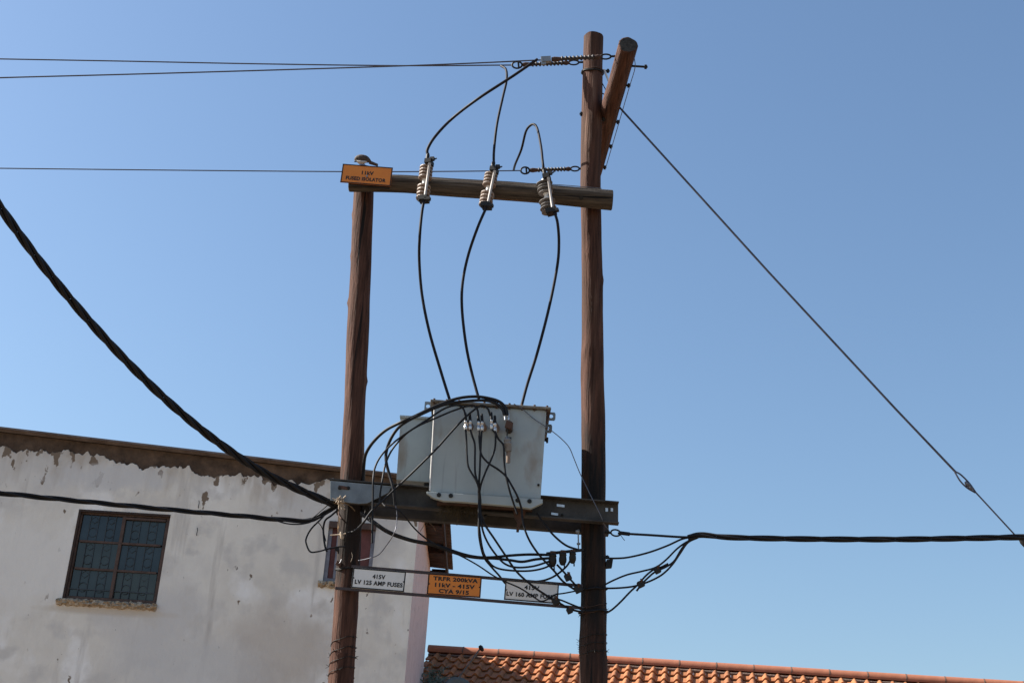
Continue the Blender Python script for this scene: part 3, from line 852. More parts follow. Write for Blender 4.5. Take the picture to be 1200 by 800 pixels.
# ------------------------------------------------------------------ signs
def text_mesh(s, bold=0.040):
    cu_ = bpy.data.curves.new('txt', 'FONT'); cu_.body = s; cu_.offset = bold; cu_.resolution_u = 3
    cu_.space_character = 1.08
    ob = bpy.data.objects.new('txt', cu_); C.objects.link(ob)
    dg = bpy.context.evaluated_depsgraph_get(); dg.update()
    me = bpy.data.meshes.new_from_object(ob.evaluated_get(dg))
    vs = [v.co.copy() for v in me.vertices]; fs = [tuple(p.vertices) for p in me.polygons]
    bpy.data.objects.remove(ob)
    return vs, fs
def sign(tl, tr, br, bl, Y, lines, m, label, group=None, frame=True, holes=True):
    q = [P(x, y, Y) for x, y in (tl, tr, br, bl)]
    c = (q[0] + q[1] + q[2] + q[3]) / 4
    rx = ((q[1] - q[0]) + (q[2] - q[3])).normalized(); wdt = ((q[1] - q[0]).length + (q[2] - q[3]).length) / 2
    uz = ((q[0] - q[3]) + (q[1] - q[2])); hgt = uz.length / 2
    uz = (uz - rx * uz.dot(rx)).normalized(); nz = rx.cross(uz)      # nz points towards -y
    sg = thing('sign', c, label, 'sign', group)
    mb_ = MB(); mb_.obox(c, rx * wdt / 2, uz * hgt / 2, nz * 0.0015); mb_.build('plate', m, sg)
    if frame:
        mb_ = MB(); e = 0.006
        for s_ in (-1, 1):
            mb_.obox(c + uz * (s_ * (hgt / 2 - e)) + nz * 0.0018, rx * wdt / 2, uz * e * 0.8, nz * 0.0022)
            mb_.obox(c + rx * (s_ * (wdt / 2 - e)) + nz * 0.0018, rx * e * 0.8, uz * (hgt / 2 - 2 * e), nz * 0.002)
        mb_.build('border', M_darkfit, sg)
    for (s, fx0, fx1, fy, fh) in lines:      # fractions across and down the plate
        vs, fs = text_mesh(s)
        x0 = min(v.x for v in vs); x1 = max(v.x for v in vs); y0_ = min(v.y for v in vs); y1_ = max(v.y for v in vs)
        sx = (fx1 - fx0) * wdt / (x1 - x0); sy = fh * hgt / (y1_ - y0_)
        o_ = c - rx * wdt / 2 + uz * hgt / 2 + rx * fx0 * wdt - uz * (fy + fh / 2) * hgt + nz * 0.0035
        mb_ = MB(); mb_.add([o_ + rx * ((v.x - x0) * sx) + uz * ((v.y - y0_) * sy) for v in vs], fs); mb_.build('lettering', M_ink, sg)
    if holes:
        mb_ = MB()
        for fx, fy in ((0.03, 0.5), (0.97, 0.5)):
            pc = c + rx * ((fx - 0.5) * wdt) - uz * ((fy - 0.5) * hgt)
            mb_.lathe(pc, pc + nz * 0.006, [(0, 0.007), (1, 0.005)], 8)
        mb_.build('screw', M_darkfit, sg)
    return sg
YS = YX - 0.13
sg = sign((400.2, 192.3), (459.3, 196.3), (459, 218.8), (400.2, 213.6), YS, [('11kV', 0.40, 0.635, 0.40, 0.20), ('FUSED ISOLATOR', 0.10, 0.89, 0.73, 0.20)], M_orange,
          'orange 11kV FUSED ISOLATOR sign on top of the shorter pole', holes=False)
q = MB(); pc = P(430, 206.5, YS - 0.003); q.lathe(pc, pc + V((0, -0.008, 0)), [(0, 0.012), (1, 0.009)], 8); q.build('screw', M_galv, sg)
q = MB(); p0 = P(409, 215, YX - 0.095); p1 = P(457, 219, YX - 0.095); q.obox((p0 + p1) / 2, (p1 - p0) / 2, (0, 0.012, 0), (0, 0, 0.02)); q.build('backing_batten', M_darkfit, sg)
YG = Y0 - 0.155
lab = thing('sign_rack', P(540, 690, YG), 'pair of thin steel rails holding three signs between the poles', 'sign rack')
def rail(a, b, nm, m, h=0.011, dd=0.012):
    q = MB(); a, b = P(*a, YG + 0.02), P(*b, YG + 0.02); q.obox((a + b) / 2, (b - a) / 2, (0, dd, 0), (0, 0, h)); return q.build(nm, m, lab)
rail((412, 663.3), (683, 686.1), 'rail', M_rail); rail((393, 688.8), (683, 712.1), 'rail', M_rail)
sign((413, 664.5), (475.3, 669.5), (474.3, 693.5), (412.3, 688.5), YG, [('415V', 0.38, 0.62, 0.36, 0.22), ('LV 125 AMP FUSES', 0.06, 0.96, 0.68, 0.22)], M_white,
     'white sign reading LV 125 AMP FUSES beside the left pole', 'signs hung on the rails between the poles')
sign((501.3, 671.2), (564.3, 675.5), (563.5, 700.2), (500.6, 696), YG, [('TRFR 200kVA', 0.10, 0.93, 0.22, 0.20), ('11kV - 415V', 0.14, 0.88, 0.52, 0.20), ('CYA 9/15', 0.22, 0.78, 0.80, 0.20)], M_orange,
     'orange sign reading TRFR 200kVA between the two white signs', 'signs hung on the rails between the poles')
sign((591.5, 679), (654.7, 683.8), (654.2, 707.6), (591.3, 702.2), YG, [('415V', 0.36, 0.64, 0.30, 0.22), ('LV 160 AMP FUSES', 0.04, 0.96, 0.68, 0.22)], M_white,
     'white sign reading LV 160 AMP FUSES crossed by cables beside the right pole', 'signs hung on the rails between the poles')

# ------------------------------------------------------------------ support beam
beam = thing('support_beam', P(550, 590, Y0), 'dark steel channel beam clamped across both poles under the transformer', 'beam')
YBm = Y0 - 0.185
def channel(x0, x1, yw, sgn, mm, name, ytop=None):
    """C channel: web at yw, flanges running away from the camera side (sgn)"""
    t0 = lambda x: 563.0 + 0.0795 * (x - 387); b0_ = lambda x: 588.5 + 0.0795 * (x - 387)
    q = MB()
    A, B = P(x0, t0(x0), YBm), P(x1, t0(x1), YBm); D_ = P(x0, b0_(x0), YBm); E_ = P(x1, b0_(x1), YBm)
    dy = yw - YBm
    A, B, D_, E_ = [p + V((0, dy, 0)) for p in (A, B, D_, E_)]
    th = V((0, 0.009, 0)); fl_ = V((0, 0.07 * sgn, 0)); tz = V((0, 0, 0.011))
    q.prism([A, B, E_, D_], th)
    q.prism([A + th * (1 if sgn > 0 else 0), B + th * (1 if sgn > 0 else 0), B - tz + th * (1 if sgn > 0 else 0), A - tz + th * (1 if sgn > 0 else 0)], fl_)
    q.prism([D_ + tz + th * (1 if sgn > 0 else 0), E_ + tz + th * (1 if sgn > 0 else 0), E_ + th * (1 if sgn > 0 else 0), D_ + th * (1 if sgn > 0 else 0)], fl_)
    return q.build(name, mm, beam)
channel(387, 724.5, YBm, -1, M_beam, 'front_channel')
channel(390, 717, Y0 + 0.115, 1, M_beam, 'rear_channel')
# end plate in front of the left pole
q = MB()
pts = [P(387, 563, YBm - 0.085), P(459, 569.5, YBm - 0.085), P(455, 577, YBm - 0.085), P(430, 589.5, YBm - 0.085), P(420, 590, YBm - 0.085), P(387, 586, YBm - 0.085)]
q.prism(pts, (0, 0.008, 0)); q.build('end_plate', M_beamplate, beam, 0.002)
q = MB(); p = P(402, 571, YBm - 0.09); q.obox(p, (0.04, 0, -0.003), (0, 0.004, 0), (0.0, 0, 0.014)); q.build('slot_plate', M_rust, beam)
for px in (398, 408):
    p = P(px, 571, YBm - 0.10); bolt(beam, p + V((0, 0.05, 0)), p, 0.009, 0.017)
for (px, py, w_, h_) in ((657, 592.2, 0.034, 0.011), (650, 602, 0.03, 0.010), (711, 597, 0.011, 0.016), (717, 597, 0.010, 0.015)):
    q = MB(); p = P(px, py, YBm - 0.004); q.obox(p, (w_, 0, -w_ * 0.08), (0, 0.003, 0), (0, 0, h_)); q.build('slot', M_silver, beam)
for px, py in ((659, 602),):
    p = P(px, py, YBm - 0.03); bolt(beam, p + V((0, 0.04, 0)), p, 0.006, 0.011)
# U bolt hanging under the beam, and its strap
q = MB(); q.tube(path([(607, 590), (608, 606), (606.5, 623)], YBm - 0.06), 0.012, 8); q.build('hanging_bolt', M_rust, beam)
q = MB(); q.prism([P(600, 590, YBm - 0.085), P(619, 591, YBm - 0.085), P(612, 612, YBm - 0.085), P(609, 616, YBm - 0.085), P(603, 607, YBm - 0.085)], (0, 0.01, 0)); q.build('bracket', M_rust, beam)
q = MB(); q.lathe(P(567, 606, YBm), P(571, 604, YBm), [(0, 0.02), (1, 0.02)], 8); q.build('nut', M_darkfit, beam)

# ------------------------------------------------------------------ transformer
YT0, YT1 = Y0 - 0.36, Y0 + 0.36
tr = thing('transformer', P(571, 585, Y0), 'grey steel pole mounted transformer tank with cables looping from its front', 'transformer')
tl_, tr_, br_, bl_ = P(509, 473, YT0), P(640.5, 480, YT0), P(633.5, 585, YT0), P(503, 577, YT0)
q = MB(); q.prism([tl_, tr_, br_, bl_], (0, YT1 - YT0, 0)); tank = q.build('tank', M_tank, tr, 0.016)
tank.modifiers['bevel'].segments = 3
q = MB()
a1, b1 = P(504.5, 467.5, YT0 - 0.03), P(645.5, 476.5, YT0 - 0.03)
q.prism([a1, b1, b1 - V((0, 0, 0.022)), a1 - V((0, 0, 0.022))], (0, YT1 - YT0 + 0.06, 0)); lid = q.build('lid', M_tank_edge, tr, 0.004)
q = MB()
for f in [i / 9 for i in range(10)]:
    p = a1.lerp(b1, 0.03 + 0.94 * f) + V((0, 0.02, 0)); q.lathe(p - V((0, 0, 0.04)), p + V((0, 0, 0.015)), [(0, 0.008), (0.2, 0.011), (1, 0.011)], 6)
q.build('lid_bolt', M_rust, lid)
# added white strip that paints in the sunlit corner edge of the tank
q = MB(); q.tube([tl_ + V((0.004, -0.001, -0.02)), bl_ + V((0.004, -0.001, 0.02))], 0.0075, 6); q.build('sunlit_edge', M_silver if False else M_whitep, tr)
# foot plates with bolts
q = MB()
yp = YT0 - 0.05
q.prism([P(500, 575.5, yp), P(636, 584.5, yp), P(636, 589, yp), P(622, 595.5, yp), P(605, 593, yp), P(540, 587.5, yp), P(520, 586.5, yp), P(508, 583, yp), P(500, 577.5, yp)], (0, 0.045, 0))
foot = q.build('foot_plate', M_tank, tr, 0.004)
for px, py in ((514.3, 575.2 + 6), (528.3, 575.6 + 6.5), (606.5, 582.5 + 5), (620.5, 583.5 + 5)):
    q = MB(); p = P(px, py - 1.5, yp); q.lathe(p, p + V((0, -0.012, 0)), [(0, 0.021), (1, 0.019)], 6, smooth=False); q.build('bolt', M_darkfit, foot)
q = MB(); q.prism([P(512, 585, YT0 + 0.03), P(624, 592, YT0 + 0.03), P(624, 596, YT0 + 0.03), P(512, 589, YT0 + 0.03)], (0, 0.10, 0)); q.build('base_runner', M_rust, tr)
# radiator box on the left, set further back
yr = Y0 - 0.02
q = MB(); q.prism([P(469.5, 487.5, yr), P(508, 490, yr), P(504, 565, yr), P(464.5, 562, yr)], (0, 0.4, 0)); rad = q.build('cable_box', M_tank, tr, 0.006)
q = MB(); q.prism([P(468.5, 486, yr - 0.02), P(508, 488.5, yr - 0.02), P(508, 491, yr - 0.02), P(468.5, 488.5, yr - 0.02)], (0, 0.44, 0)); q.build('cover', M_tank, rad, 0.003)
q = MB(); q.box((P(497, 565, yr).x, yr + 0.02, P(497, 571, yr).z), (P(504, 565, yr).x, yr + 0.3, P(497, 562, yr).z)); q.build('bracket', M_darkfit, rad)
# lifting lugs
def lug(x0, y0_, x1, y1_, hx, hy, hr, Y):
    q = MB(); c = P((x0 + x1) / 2, (y0_ + y1_) / 2, Y)
    s_ = scale_at(c); hw, hh = (x1 - x0) / 2 * s_, (y1_ - y0_) / 2 * s_
    h = P(hx, hy, Y); n_ = 16; r = hr * s_
    outer, inner = [], []
    for k in range(n_):
        g_ = 2 * math.pi * (k + 0.5) / n_; dx, dz = math.cos(g_), math.sin(g_)
        m_ = 1 / max(abs(dx) / hw, abs(dz) / hh)
        outer.append(c + V((dx * m_, 0, dz * m_))); inner.append(h + V((dx * r, 0, dz * r)))
    th = V((0, 0.012, 0))
    vs = outer + inner + [v + th for v in outer] + [v + th for v in inner]
    fs = []
    for k in range(n_):
        k2 = (k + 1) % n_
        fs += [(k, k2, n_ + k2, n_ + k), (2 * n_ + k2, 2 * n_ + k, 3 * n_ + k, 3 * n_ + k2), (k2, k, 2 * n_ + k, 2 * n_ + k2), (n_ + k, n_ + k2, 3 * n_ + k2, 3 * n_ + k)]
    q.add(vs, fs); return q.build('lifting_lug', M_beamplate, tr)
lug(642, 482.5, 651, 492.5, 645.8, 487.3, 2.6, YT0 + 0.12)
lug(637.5, 496.5, 647, 507, 641.2, 501.5, 2.6, YT0 - 0.012 + 0.25)
lug(497.5, 470, 505, 481.5, 501.5, 475.5, 2.5, YT0 + 0.15)
q = MB(); p = P(640.5, 515.5, YT0 + 0.1); q.lathe(p + V((-0.02, 0, 0)), p + V((0.015, 0, 0)), [(0, 0.012), (0.4, 0.014), (0.6, 0.03), (1, 0.026)], 8); q.build('earth_stud', M_darkfit, tr)
q = MB(); a, b = P(640, 478, YT0 + 0.03), P(644.5, 500, YT0 + 0.03); q.prism([P(640.5, 478, YT0 + .05), P(646, 478, YT0 + .05), P(644, 487, YT0 + .05), P(640, 497, YT0 + .05)], (0, 0.05, 0)); q.build('corner_gusset', M_rust, tr)
# LV bushings: porcelain stub out of the front, two bright lugs each, boots above
YL = YT0 - 0.13
def lv_bushing(cx, cy, lugs):
    p = P(cx, cy, YL); root = V((p.x, YT0 + 0.01, p.z))
    q = MB(); q.lathe(root, V((p.x, YL, p.z)), [(0, .038), (.2, .038), (.22, .028), (.4, .03), (.42, .022), (.6, .026), (.62, .018), (.8, .02), (1, .016)], 12)
    bsh = q.build('bushing', M_porc, tr)
    for lx, ly in lugs:
        a = P(lx, ly - 6, YL - 0.015); b = P(lx, ly + 4.5, YL - 0.015)
        q = MB(); q.lathe(a, b, [(0, .013), (.3, .017), (.32, .012), (.5, .012), (.52, .017), (.8, .017), (1, .012)], 10); q.build('connector', M_silver, bsh)
        q = MB(); u = P(lx - 0.5, ly - 15, YL - 0.01); q.tube([u, a], [.011, .014], 8); q.tube([a + V((0, .01, 0)), V((p.x, YL, p.z))], 0.011, 6); q.build('boot', M_black, bsh)
lv_bushing(550, 494, ((545.7, 499), (551, 499)))
lv_bushing(566, 495, ((560.8, 500), (565, 500)))
lv_bushing(581, 496, ((576, 498), (580.3, 502)))
# neutral bushing and arrester
p = P(597, 498, YL)
q = MB(); q.lathe(V((p.x, YT0 + 0.01, p.z)), V((p.x, YL - 0.03, p.z)), [(0, .032), (.3, .032), (.32, .024), (.7, .028), (.72, .034), (1, .03)], 12)
nb = q.build('neutral_bushing', M_strain, tr)
q = MB(); q.obox(P(596.5, 498, YL - 0.05), (0.03, 0, -0.01), (0, 0.015, 0), (0.006, 0, 0.03)); q.build('terminal', M_rust, nb)
for lx in (591.5, 595.5):
    q = MB(); q.tube([P(lx, 484, YL - .03), P(lx + 0.6, 492, YL - .04)], .009, 8); q.build('connector', M_silver, nb)
q = MB(); q.tube([P(594.8, 500, YL - .04), P(594, 513, YL - .03)], .006, 6); q.build('stem', M_darkfit, nb)
ar = MB(); c0_ = P(594, 512, YL - 0.02); c1_ = P(596, 529, YL - 0.02)
ar.lathe(c0_, c1_, [(0, .010), (.08, .014), (.12, .030), (.30, .034), (.33, .026), (.45, .036), (.50, .036), (.53, .03), (.95, .03), (1, .024)], 14)
arr = ar.build('arrester', M_porc_g, tr)
q = MB(); q.lathe(P(593.9, 510.5, YL - .02), P(594.1, 513, YL - .02), [(0, .009), (1, .013)], 8); q.build('cap', M_silver, arr)
q = MB(); q.tube([P(596, 527, YL - .01), P(595.5, 542, YL)], [.02, .018], 8); q.lathe(P(595.8, 535, YL - .02), P(595.8, 535, YL - .03), [(0, .008), (1, .008)], 8); q.build('holder', M_porc, arr)
q = MB(); q.obox((P(595.5, 513, YL) + V((0, .06, 0))), (0.028, 0, 0), (0, .06, 0), (0, 0, .01)); q.build('arm', M_darkfit, arr)
q = MB(); q.lathe(P(631, 568, YT0 + .002), P(631, 568, YT0 - .02), [(0, .012), (1, .01)], 8); q.build('plug', M_darkfit, tr)
# HV bushings on the lid
for px, py in ((527, 466), (561, 463.5), (611, 473)):
    p = P(px, py + 3, Y0 - 0.05)
    z0_ = a1.lerp(b1, (p.x - a1.x) / (b1.x - a1.x)).z + 0.001
    q = MB(); q.lathe(V((p.x, p.y, z0_)), V((p.x, p.y, z0_ + 0.05)), [(0, .035), (.5, .035), (.6, .025), (1, .02)], 12); q.build('high_voltage_bushing', M_porc, tr)

# straw stuffed in the beam under the tank
nest = MB()
for k in range(330):
    px = random.uniform(519, 562); f = random.random()
    a = P(px, random.uniform(588, 600), YBm - 0.06 - 0.03 * random.random())
    dv = V((random.gauss(0, 0.6), random.gauss(0, 0.3), random.gauss(-0.5, 0.5))).normalized() * random.uniform(0.03, 0.10)
    nest.tube([a, a + dv * 0.5 + V((0, 0, 0.006)), a + dv], 0.0022, 4, cap=False)
for k in range(44):
    px = random.uniform(521, 560); a = P(px, 600 + random.uniform(-1, 2), YBm - 0.05)
    nest.tube([a, a + V((random.gauss(0, .008), 0, -random.uniform(.02, .05)))], 0.0025, 4, cap=False)
a = P(538, 601, YBm - .05); nest.tube([a, a + V((-.005, 0, -.05)), a + V((-.012, 0, -.11))], [.008, .006, .003], 5)
tag(nest.build('bird_nest', M_straw_d), 'straggly straw nest stuffed into the beam below the transformer', 'nest')
nest = MB()
cc = V((XC + 0.10, YW + 0.25, ztop(xe) - 0.28))
for k in range(190):
    a = cc + V((random.gauss(0, .04), random.gauss(0, .10), random.gauss(0.03, .07)))
    dv = V((random.gauss(0, .5), random.gauss(0, .5), random.gauss(-0.6, .6))).normalized() * random.uniform(.06, .17)
    nest.tube([a, a + dv * .5 + V((.01, 0, .01)), a + dv], 0.004, 4, cap=False)
tag(nest.build('bird_nest', M_straw), 'tuft of dry straw under the eave at the corner of the white building', 'nest')

# ------------------------------------------------------------------ fused isolators
YI = YX - 0.24
def isolator(top, bot, kind, label):
    tp, bt = P(*top, YI), P(*bot, YI)
    iso = thing('fused_isolator', tp.lerp(bt, 0.5), label, 'isolator', 'fused isolators on the log crossarm')
    ax = (bt - tp).normalized(); L_ = (bt - tp).length
    side = V((0.30, 1, 0)); side = (side - ax * side.dot(ax)).normalized()
    left = ax.cross(side); left = left if left.x < 0 else -left
    b0 = tp + left * 0.030 + side * 0.075; b1_ = bt + left * 0.030 + side * 0.075
    pm_ = M_porc if kind == 0 else M_porc_g
    for f0, f1 in ((0.18, 0.47), (0.60, 0.92)):
        q = MB(); prof = []
        n_ = 4
        R1, R0 = (0.066, 0.042) if kind == 0 else (0.080, 0.024)
        for i in range(n_):
            a, w_ = i / n_, 1 / n_
            if kind == 0: prof += [(a, R0), (a + w_ * .15, R1 * .97), (a + w_ * .45, R1), (a + w_ * .68, R1 * .93), (a + w_ * .72, R0)]
            else: prof += [(a, R0), (a + w_ * .38, R0), (a + w_ * .58, R1 * (1 - .12 * (i % 2))), (a + w_ * .70, R1 * (1 - .12 * (i % 2))), (a + w_ * .74, R0)]
        prof += [(1, R0)]
        q.lathe(b0.lerp(b1_, f0), b0.lerp(b1_, f1), prof, 18, smooth=False); q.build('insulator', pm_, iso)
    q = MB(); q.lathe(b0.lerp(b1_, 0.10), b0.lerp(b1_, 0.18), [(0, .012), (.3, .022), (1, .028)], 10)
    q.lathe(b0.lerp(b1_, 0.465), b0.lerp(b1_, 0.61), [(0, .03), (.15, .024), (.85, .024), (1, .03)], 12); q.build('centre_band', M_whitep, iso)
    q = MB(); m_ = b0.lerp(b1_, 0.53); q.obox(m_ + side * 0.06, left * 0.022, ax * 0.012, side * 0.075); q.build('mounting_strap', M_galv, iso)
    q = MB(); q.lathe(tp.lerp(bt, 0.20) - left * 0.028, tp.lerp(bt, 0.93) - left * 0.022, [(0, .014), (.04, .016), (.06, .0125), (.94, .0125), (.96, .016), (1, .014)], 10); q.build('fuse_tube', M_fusetube, iso)
    q = MB()
    q.obox(tp.lerp(bt, 0.15) + side * 0.03 - left * 0.01, left * 0.032, ax * 0.022, side * 0.05)
    q.obox(tp.lerp(bt, 0.11) - left * 0.05, left * 0.02, ax * 0.018, side * 0.015)
    q.tube([tp.lerp(bt, 0.16) - left * 0.04, tp.lerp(bt, 0.10) - left * 0.095], 0.007, 6)
    q.lathe(tp.lerp(bt, -0.02), tp.lerp(bt, 0.12), [(0, .013), (.3, .019), (1, .019)], 10); q.build('top_clamp', M_darkfit, iso)
    q = MB()
    q.obox(tp.lerp(bt, 0.95) + side * 0.03, left * 0.045, ax * 0.022, side * 0.05)
    q.obox(tp.lerp(bt, 0.98) - left * 0.05, left * 0.028, ax * 0.014, side * 0.02)
    q.lathe(tp.lerp(bt, 0.94) + left * .03, tp.lerp(bt, 1.02) + left * .03, [(0, .02), (1, .014)], 8); q.build('bottom_hinge', M_darkfit, iso)
    return iso
isolator((501.5, 181), (495, 234.5), 0, 'left fused isolator with stacked brown porcelain nearest the orange sign')
isolator((578.5, 190), (568.5, 242), 0, 'middle fused isolator of the three, brown porcelain tilted on the log')
isolator((637.5, 199), (645.5, 249), 1, 'right fused isolator with thin grey sheds nearest the taller pole')

# ------------------------------------------------------------------ strain insulators and overhead conductors
YA, YC = Y0 - a_ + 0.20, Y0 + a_ - 0.06
def strain(p0, p1, label, kind=0):
    """p0 line end, p1 pole end"""
    ax = (p1 - p0).normalized(); L_ = (p1 - p0).length
    st_ = thing('strain_insulator', p0.lerp(p1, 0.5), label, 'insulator', 'strain insulators at the ends of the overhead wires')
    upv = V((0, 0, 1)); upv = (upv - ax * upv.dot(ax)).normalized()
    q = MB(); prof = []; n_ = 9
    for i in range(n_):
        a, w_ = i / n_, 1 / n_
        prof += [(a, .015), (a + w_ * .3, .026), (a + w_ * .6, .026), (a + w_ * .7, .015)]
    prof += [(1, .012)]
    q.lathe(p0.lerp(p1, .26), p0.lerp(p1, .72), prof, 12, smooth=False); q.build('ribbed_rod', M_strain, st_)
    q = MB(); q.lathe(p0.lerp(p1, .14), p0.lerp(p1, .27), [(0, .02), (.3, .026), (1, .018)], 10); q.build('end_fitting', M_rust, st_)
    q = MB(); q.lathe(p0.lerp(p1, .71), p0.lerp(p1, .80), [(0, .018), (.5, .026), (1, .014)], 10); q.build('end_fitting', M_rust, st_)
    q = MB(); c = p0.lerp(p1, .86); q.torus(c, ax * (L_ * .07), upv * .028, .009, 16); q.tube([p0.lerp(p1, .92), p1], .011, 8); q.build('shackle', M_darkfit, st_)
    q = MB()
    if kind == 0:
        q.obox(p0.lerp(p1, .07), ax * (L_ * .06), upv * .028, V((0, .02, 0)), 0)
        q.obox(p0.lerp(p1, .03) - upv * .012, ax * (L_ * .03), upv * .045, V((0, .012, 0)), 0)
    else:
        q.torus(p0.lerp(p1, .06), ax * (L_ * .07), upv * .042, .010, 14)
        q.tube([p0.lerp(p1, .08) - upv * .04, p0.lerp(p1, .08) + upv * .04], .010, 6)
    q.build('wire_clamp', M_whitep if kind == 2 else (M_galv if kind == 0 else M_darkfit), st_)
    return st_
s1a, s1b = P(634, 70.5, YA), P(722, 66, YA)
s2a, s2b = P(601, 76.5, Y0 - .02), P(684, 73, Y0 - .02)
s3a, s3b = P(611, 200, YC), P(684, 197.5, YC)
strain(s1a, s1b, 'strain insulator ending at the outward pointing log, crossing before the tall pole')
strain(s2a, s2b, 'strain insulator bolted to the tall pole just under its top', 1)
strain(s3a, s3b, 'lowest strain insulator, above the log crossarm by the tall pole', 1)
def cable(name, spec, r, label, cat='cable', m=None, Ya=None, Yb=None, seg=8, group=None, n=6):
    q = MB(); q.tube(path(spec, Ya, Yb, n), r, seg)
    return tag(q.build(name, m or M_black), label, cat, group)
GC = 'bare overhead wires leaving to the left'
cable('overhead_wire', [(-60, 93.5), (0, 91.3), (160, 87), (330, 82), (470, 77.5), (560, 74), (634, 70.5)], .0068, 'overhead wire rising from lower left to the front strain insulator', 'wire', M_alum, YA, YA, group=GC)
cable('overhead_wire', [(-60, 68), (0, 69.3), (150, 72), (300, 75), (470, 77.2), (601, 76.5)], .0068, 'topmost overhead wire at the left edge ending beside the tall pole', 'wire', M_alum, Y0, Y0, group=GC)
cable('overhead_wire', [(-60, 196.5), (0, 197.3), (200, 199.5), (400, 201.2), (520, 201), (611, 200)], .0062, 'overhead wire passing behind the orange sign', 'wire', M_alum, YC, YC, group=GC)
GJ = 'cables joining the overhead wires and isolators'
cable('jumper_cable', [(630, 69.5, YA), (600, 90, YA + .05), (560, 116, 11.0), (530, 139, YI + .05), (510, 160, YI), (501, 175, YI), (501.5, 182, YI)], .0145, 'long slanting black cable from the top wire to the left isolator', m=M_hv, group=GJ)
cable('jumper_cable', [(587, 77.2, Y0), (593, 82, Y0 - .11), (593.5, 95, 11.5), (589, 115, 11.4), (582.5, 145, YI), (579, 175, YI), (578.5, 192, YI)], .0125, 'nearly upright black cable above the middle isolator', m=M_hv, group=GJ)
cable('jumper_cable', [(602, 199, YC), (604, 192, 12.3), (611, 175, 12.0), (616, 155, 11.8), (621, 147.5, 11.7), (626, 146, 11.65), (630, 152, 11.6), (634, 172, 11.4), (636, 190, YI), (637.5, 201, YI)], .0125, 'black cable bent into an upturned hook above the right isolator', m=M_hv, group=GJ)
GL = 'cables dropping from the isolators to the transformer'
YHV = Y0 - 0.05
cable('drop_cable', [(497, 234, YI), (494.3, 250, YI), (492, 275, YI), (491.3, 305, 11.4), (494.5, 345, 11.5), (503, 388, 11.55), (516, 433, YHV), (527.5, 470, YHV)], .0135, 'leftmost black cable dropping from an isolator to the tank lid', m=M_hv, group=GL)
cable('drop_cable', [(570, 243, YI), (560, 266, YI), (549, 298, 11.4), (542.3, 330, 11.45), (541.3, 360, 11.5), (545.5, 400, 11.55), (552, 433, YHV), (561, 467, YHV)], .0135, 'middle black cable bowing left between isolator and tank lid', m=M_hv, group=GL)
cable('drop_cable', [(650, 249, YI), (653.5, 262, YI), (655, 285, 11.4), (653, 312, 11.45), (643.5, 360, 11.5), (630, 412, 11.55), (618, 450, YHV), (611, 476, YHV)], .0135, 'rightmost black cable bowing right between isolator and tank lid', m=M_hv, group=GL)

# guy wire
YGy = Y0 + 0.02
gy = thing('guy_wire', P(730, 130, YGy), 'taut stay wire slanting down from the top of the tall pole to the right edge', 'guy wire')
q = MB(); q.tube([P(726, 126, YGy), P(900, 318, YGy), P(1050, 479.5, YGy), P(1121, 554, YGy)], .0105, 7); q.build('upper_strand', M_alum, gy)
q = MB(); q.tube(path([(1119, 552), (1126, 556), (1136, 566), (1143, 576)], YGy), .0075, 6); q.tube(path([(1119, 553), (1125, 563), (1133, 571), (1143, 577)], YGy), .0075, 6); q.build('loop', M_alum, gy)
q = MB(); q.lathe(P(1131, 564, YGy), P(1140, 574, YGy), [(0, .010), (.2, .019), (.45, .022), (.5, .014), (.6, .022), (.85, .019), (1, .010)], 10); q.build('egg_insulator', M_steelwire, gy)
q = MB(); e1 = P(1141, 574, YGy); e2 = P(1200, 638, YGy); dv = (e2 - e1).normalized(); q.tube([e1, e2, e1 + dv * (e1.z / -dv.z + .05)], .0072, 7); q.build('lower_strand', M_alum, gy)
q = MB(); p = P(1196, 632, YGy); q.lathe(p - dv * .02, p + dv * .12, [(0, .01), (.3, .026), (.7, .026), (1, .01)], 8); q.build('clamp', M_darkfit, gy)

# ------------------------------------------------------------------ twisted bundles
def bundle(spec, r, nst, pitch, label, Ya=None, Yb=None, group=None, n=14, m=None, spread=1.0, name='aerial_bundle_cable'):
    c = path(spec, Ya, Yb, n)
    b_ = thing(name, c[0], label, 'cable', group)
    off_ = r * spread / math.sin(math.pi / nst) if nst > 1 else 0
    L_ = 0; nn_ = None; frames = []
    for i, p in enumerate(c):
        t_ = (c[min(i + 1, len(c) - 1)] - c[max(i - 1, 0)]).normalized()
        nn_ = t_.orthogonal().normalized() if nn_ is None else (nn_ - t_ * nn_.dot(t_)).normalized()
        if i: L_ += (p - c[i - 1]).length
        frames.append((p, nn_, t_.cross(nn_), L_))
    for k in range(nst):
        q = MB(); pts = []
        for p, a, b, l in frames:
            g_ = 2 * math.pi * (k / nst + l / pitch) + 0.35 * math.sin(l * 1.7)
            pts.append(p + (a * math.cos(g_) + b * math.sin(g_)) * off_)
        q.tube(pts, r, 7); q.build('strand', m or M_black, b_)
    return b_
GB = 'twisted bundle cables arriving at the poles'
bundle([(-45, 176, 8.3), (0, 243, 8.7), (50, 311, 9.1), (100, 371, 9.5), (150, 425, 9.9), (200, 473, 10.3), (250, 514, 10.65), (300, 548, 11.0), (345, 571, 11.3), (392, 591, 11.5)], .0148, 4, .85,
       'thick black twisted cable sweeping down from the left edge to the left pole', group=GB, n=22)
bundle([(-40, 574, 10.3), (0, 577.5, 10.5), (100, 587.5, 10.8), (200, 597, 11.1), (280, 604, 11.35), (330, 608.5, 11.5), (364, 609, 11.52), (385, 598, 11.52), (397, 590, 11.53)], .0108, 3, .9,
       'slimmer twisted cable crossing the white wall just above the window', group=GB, n=18)
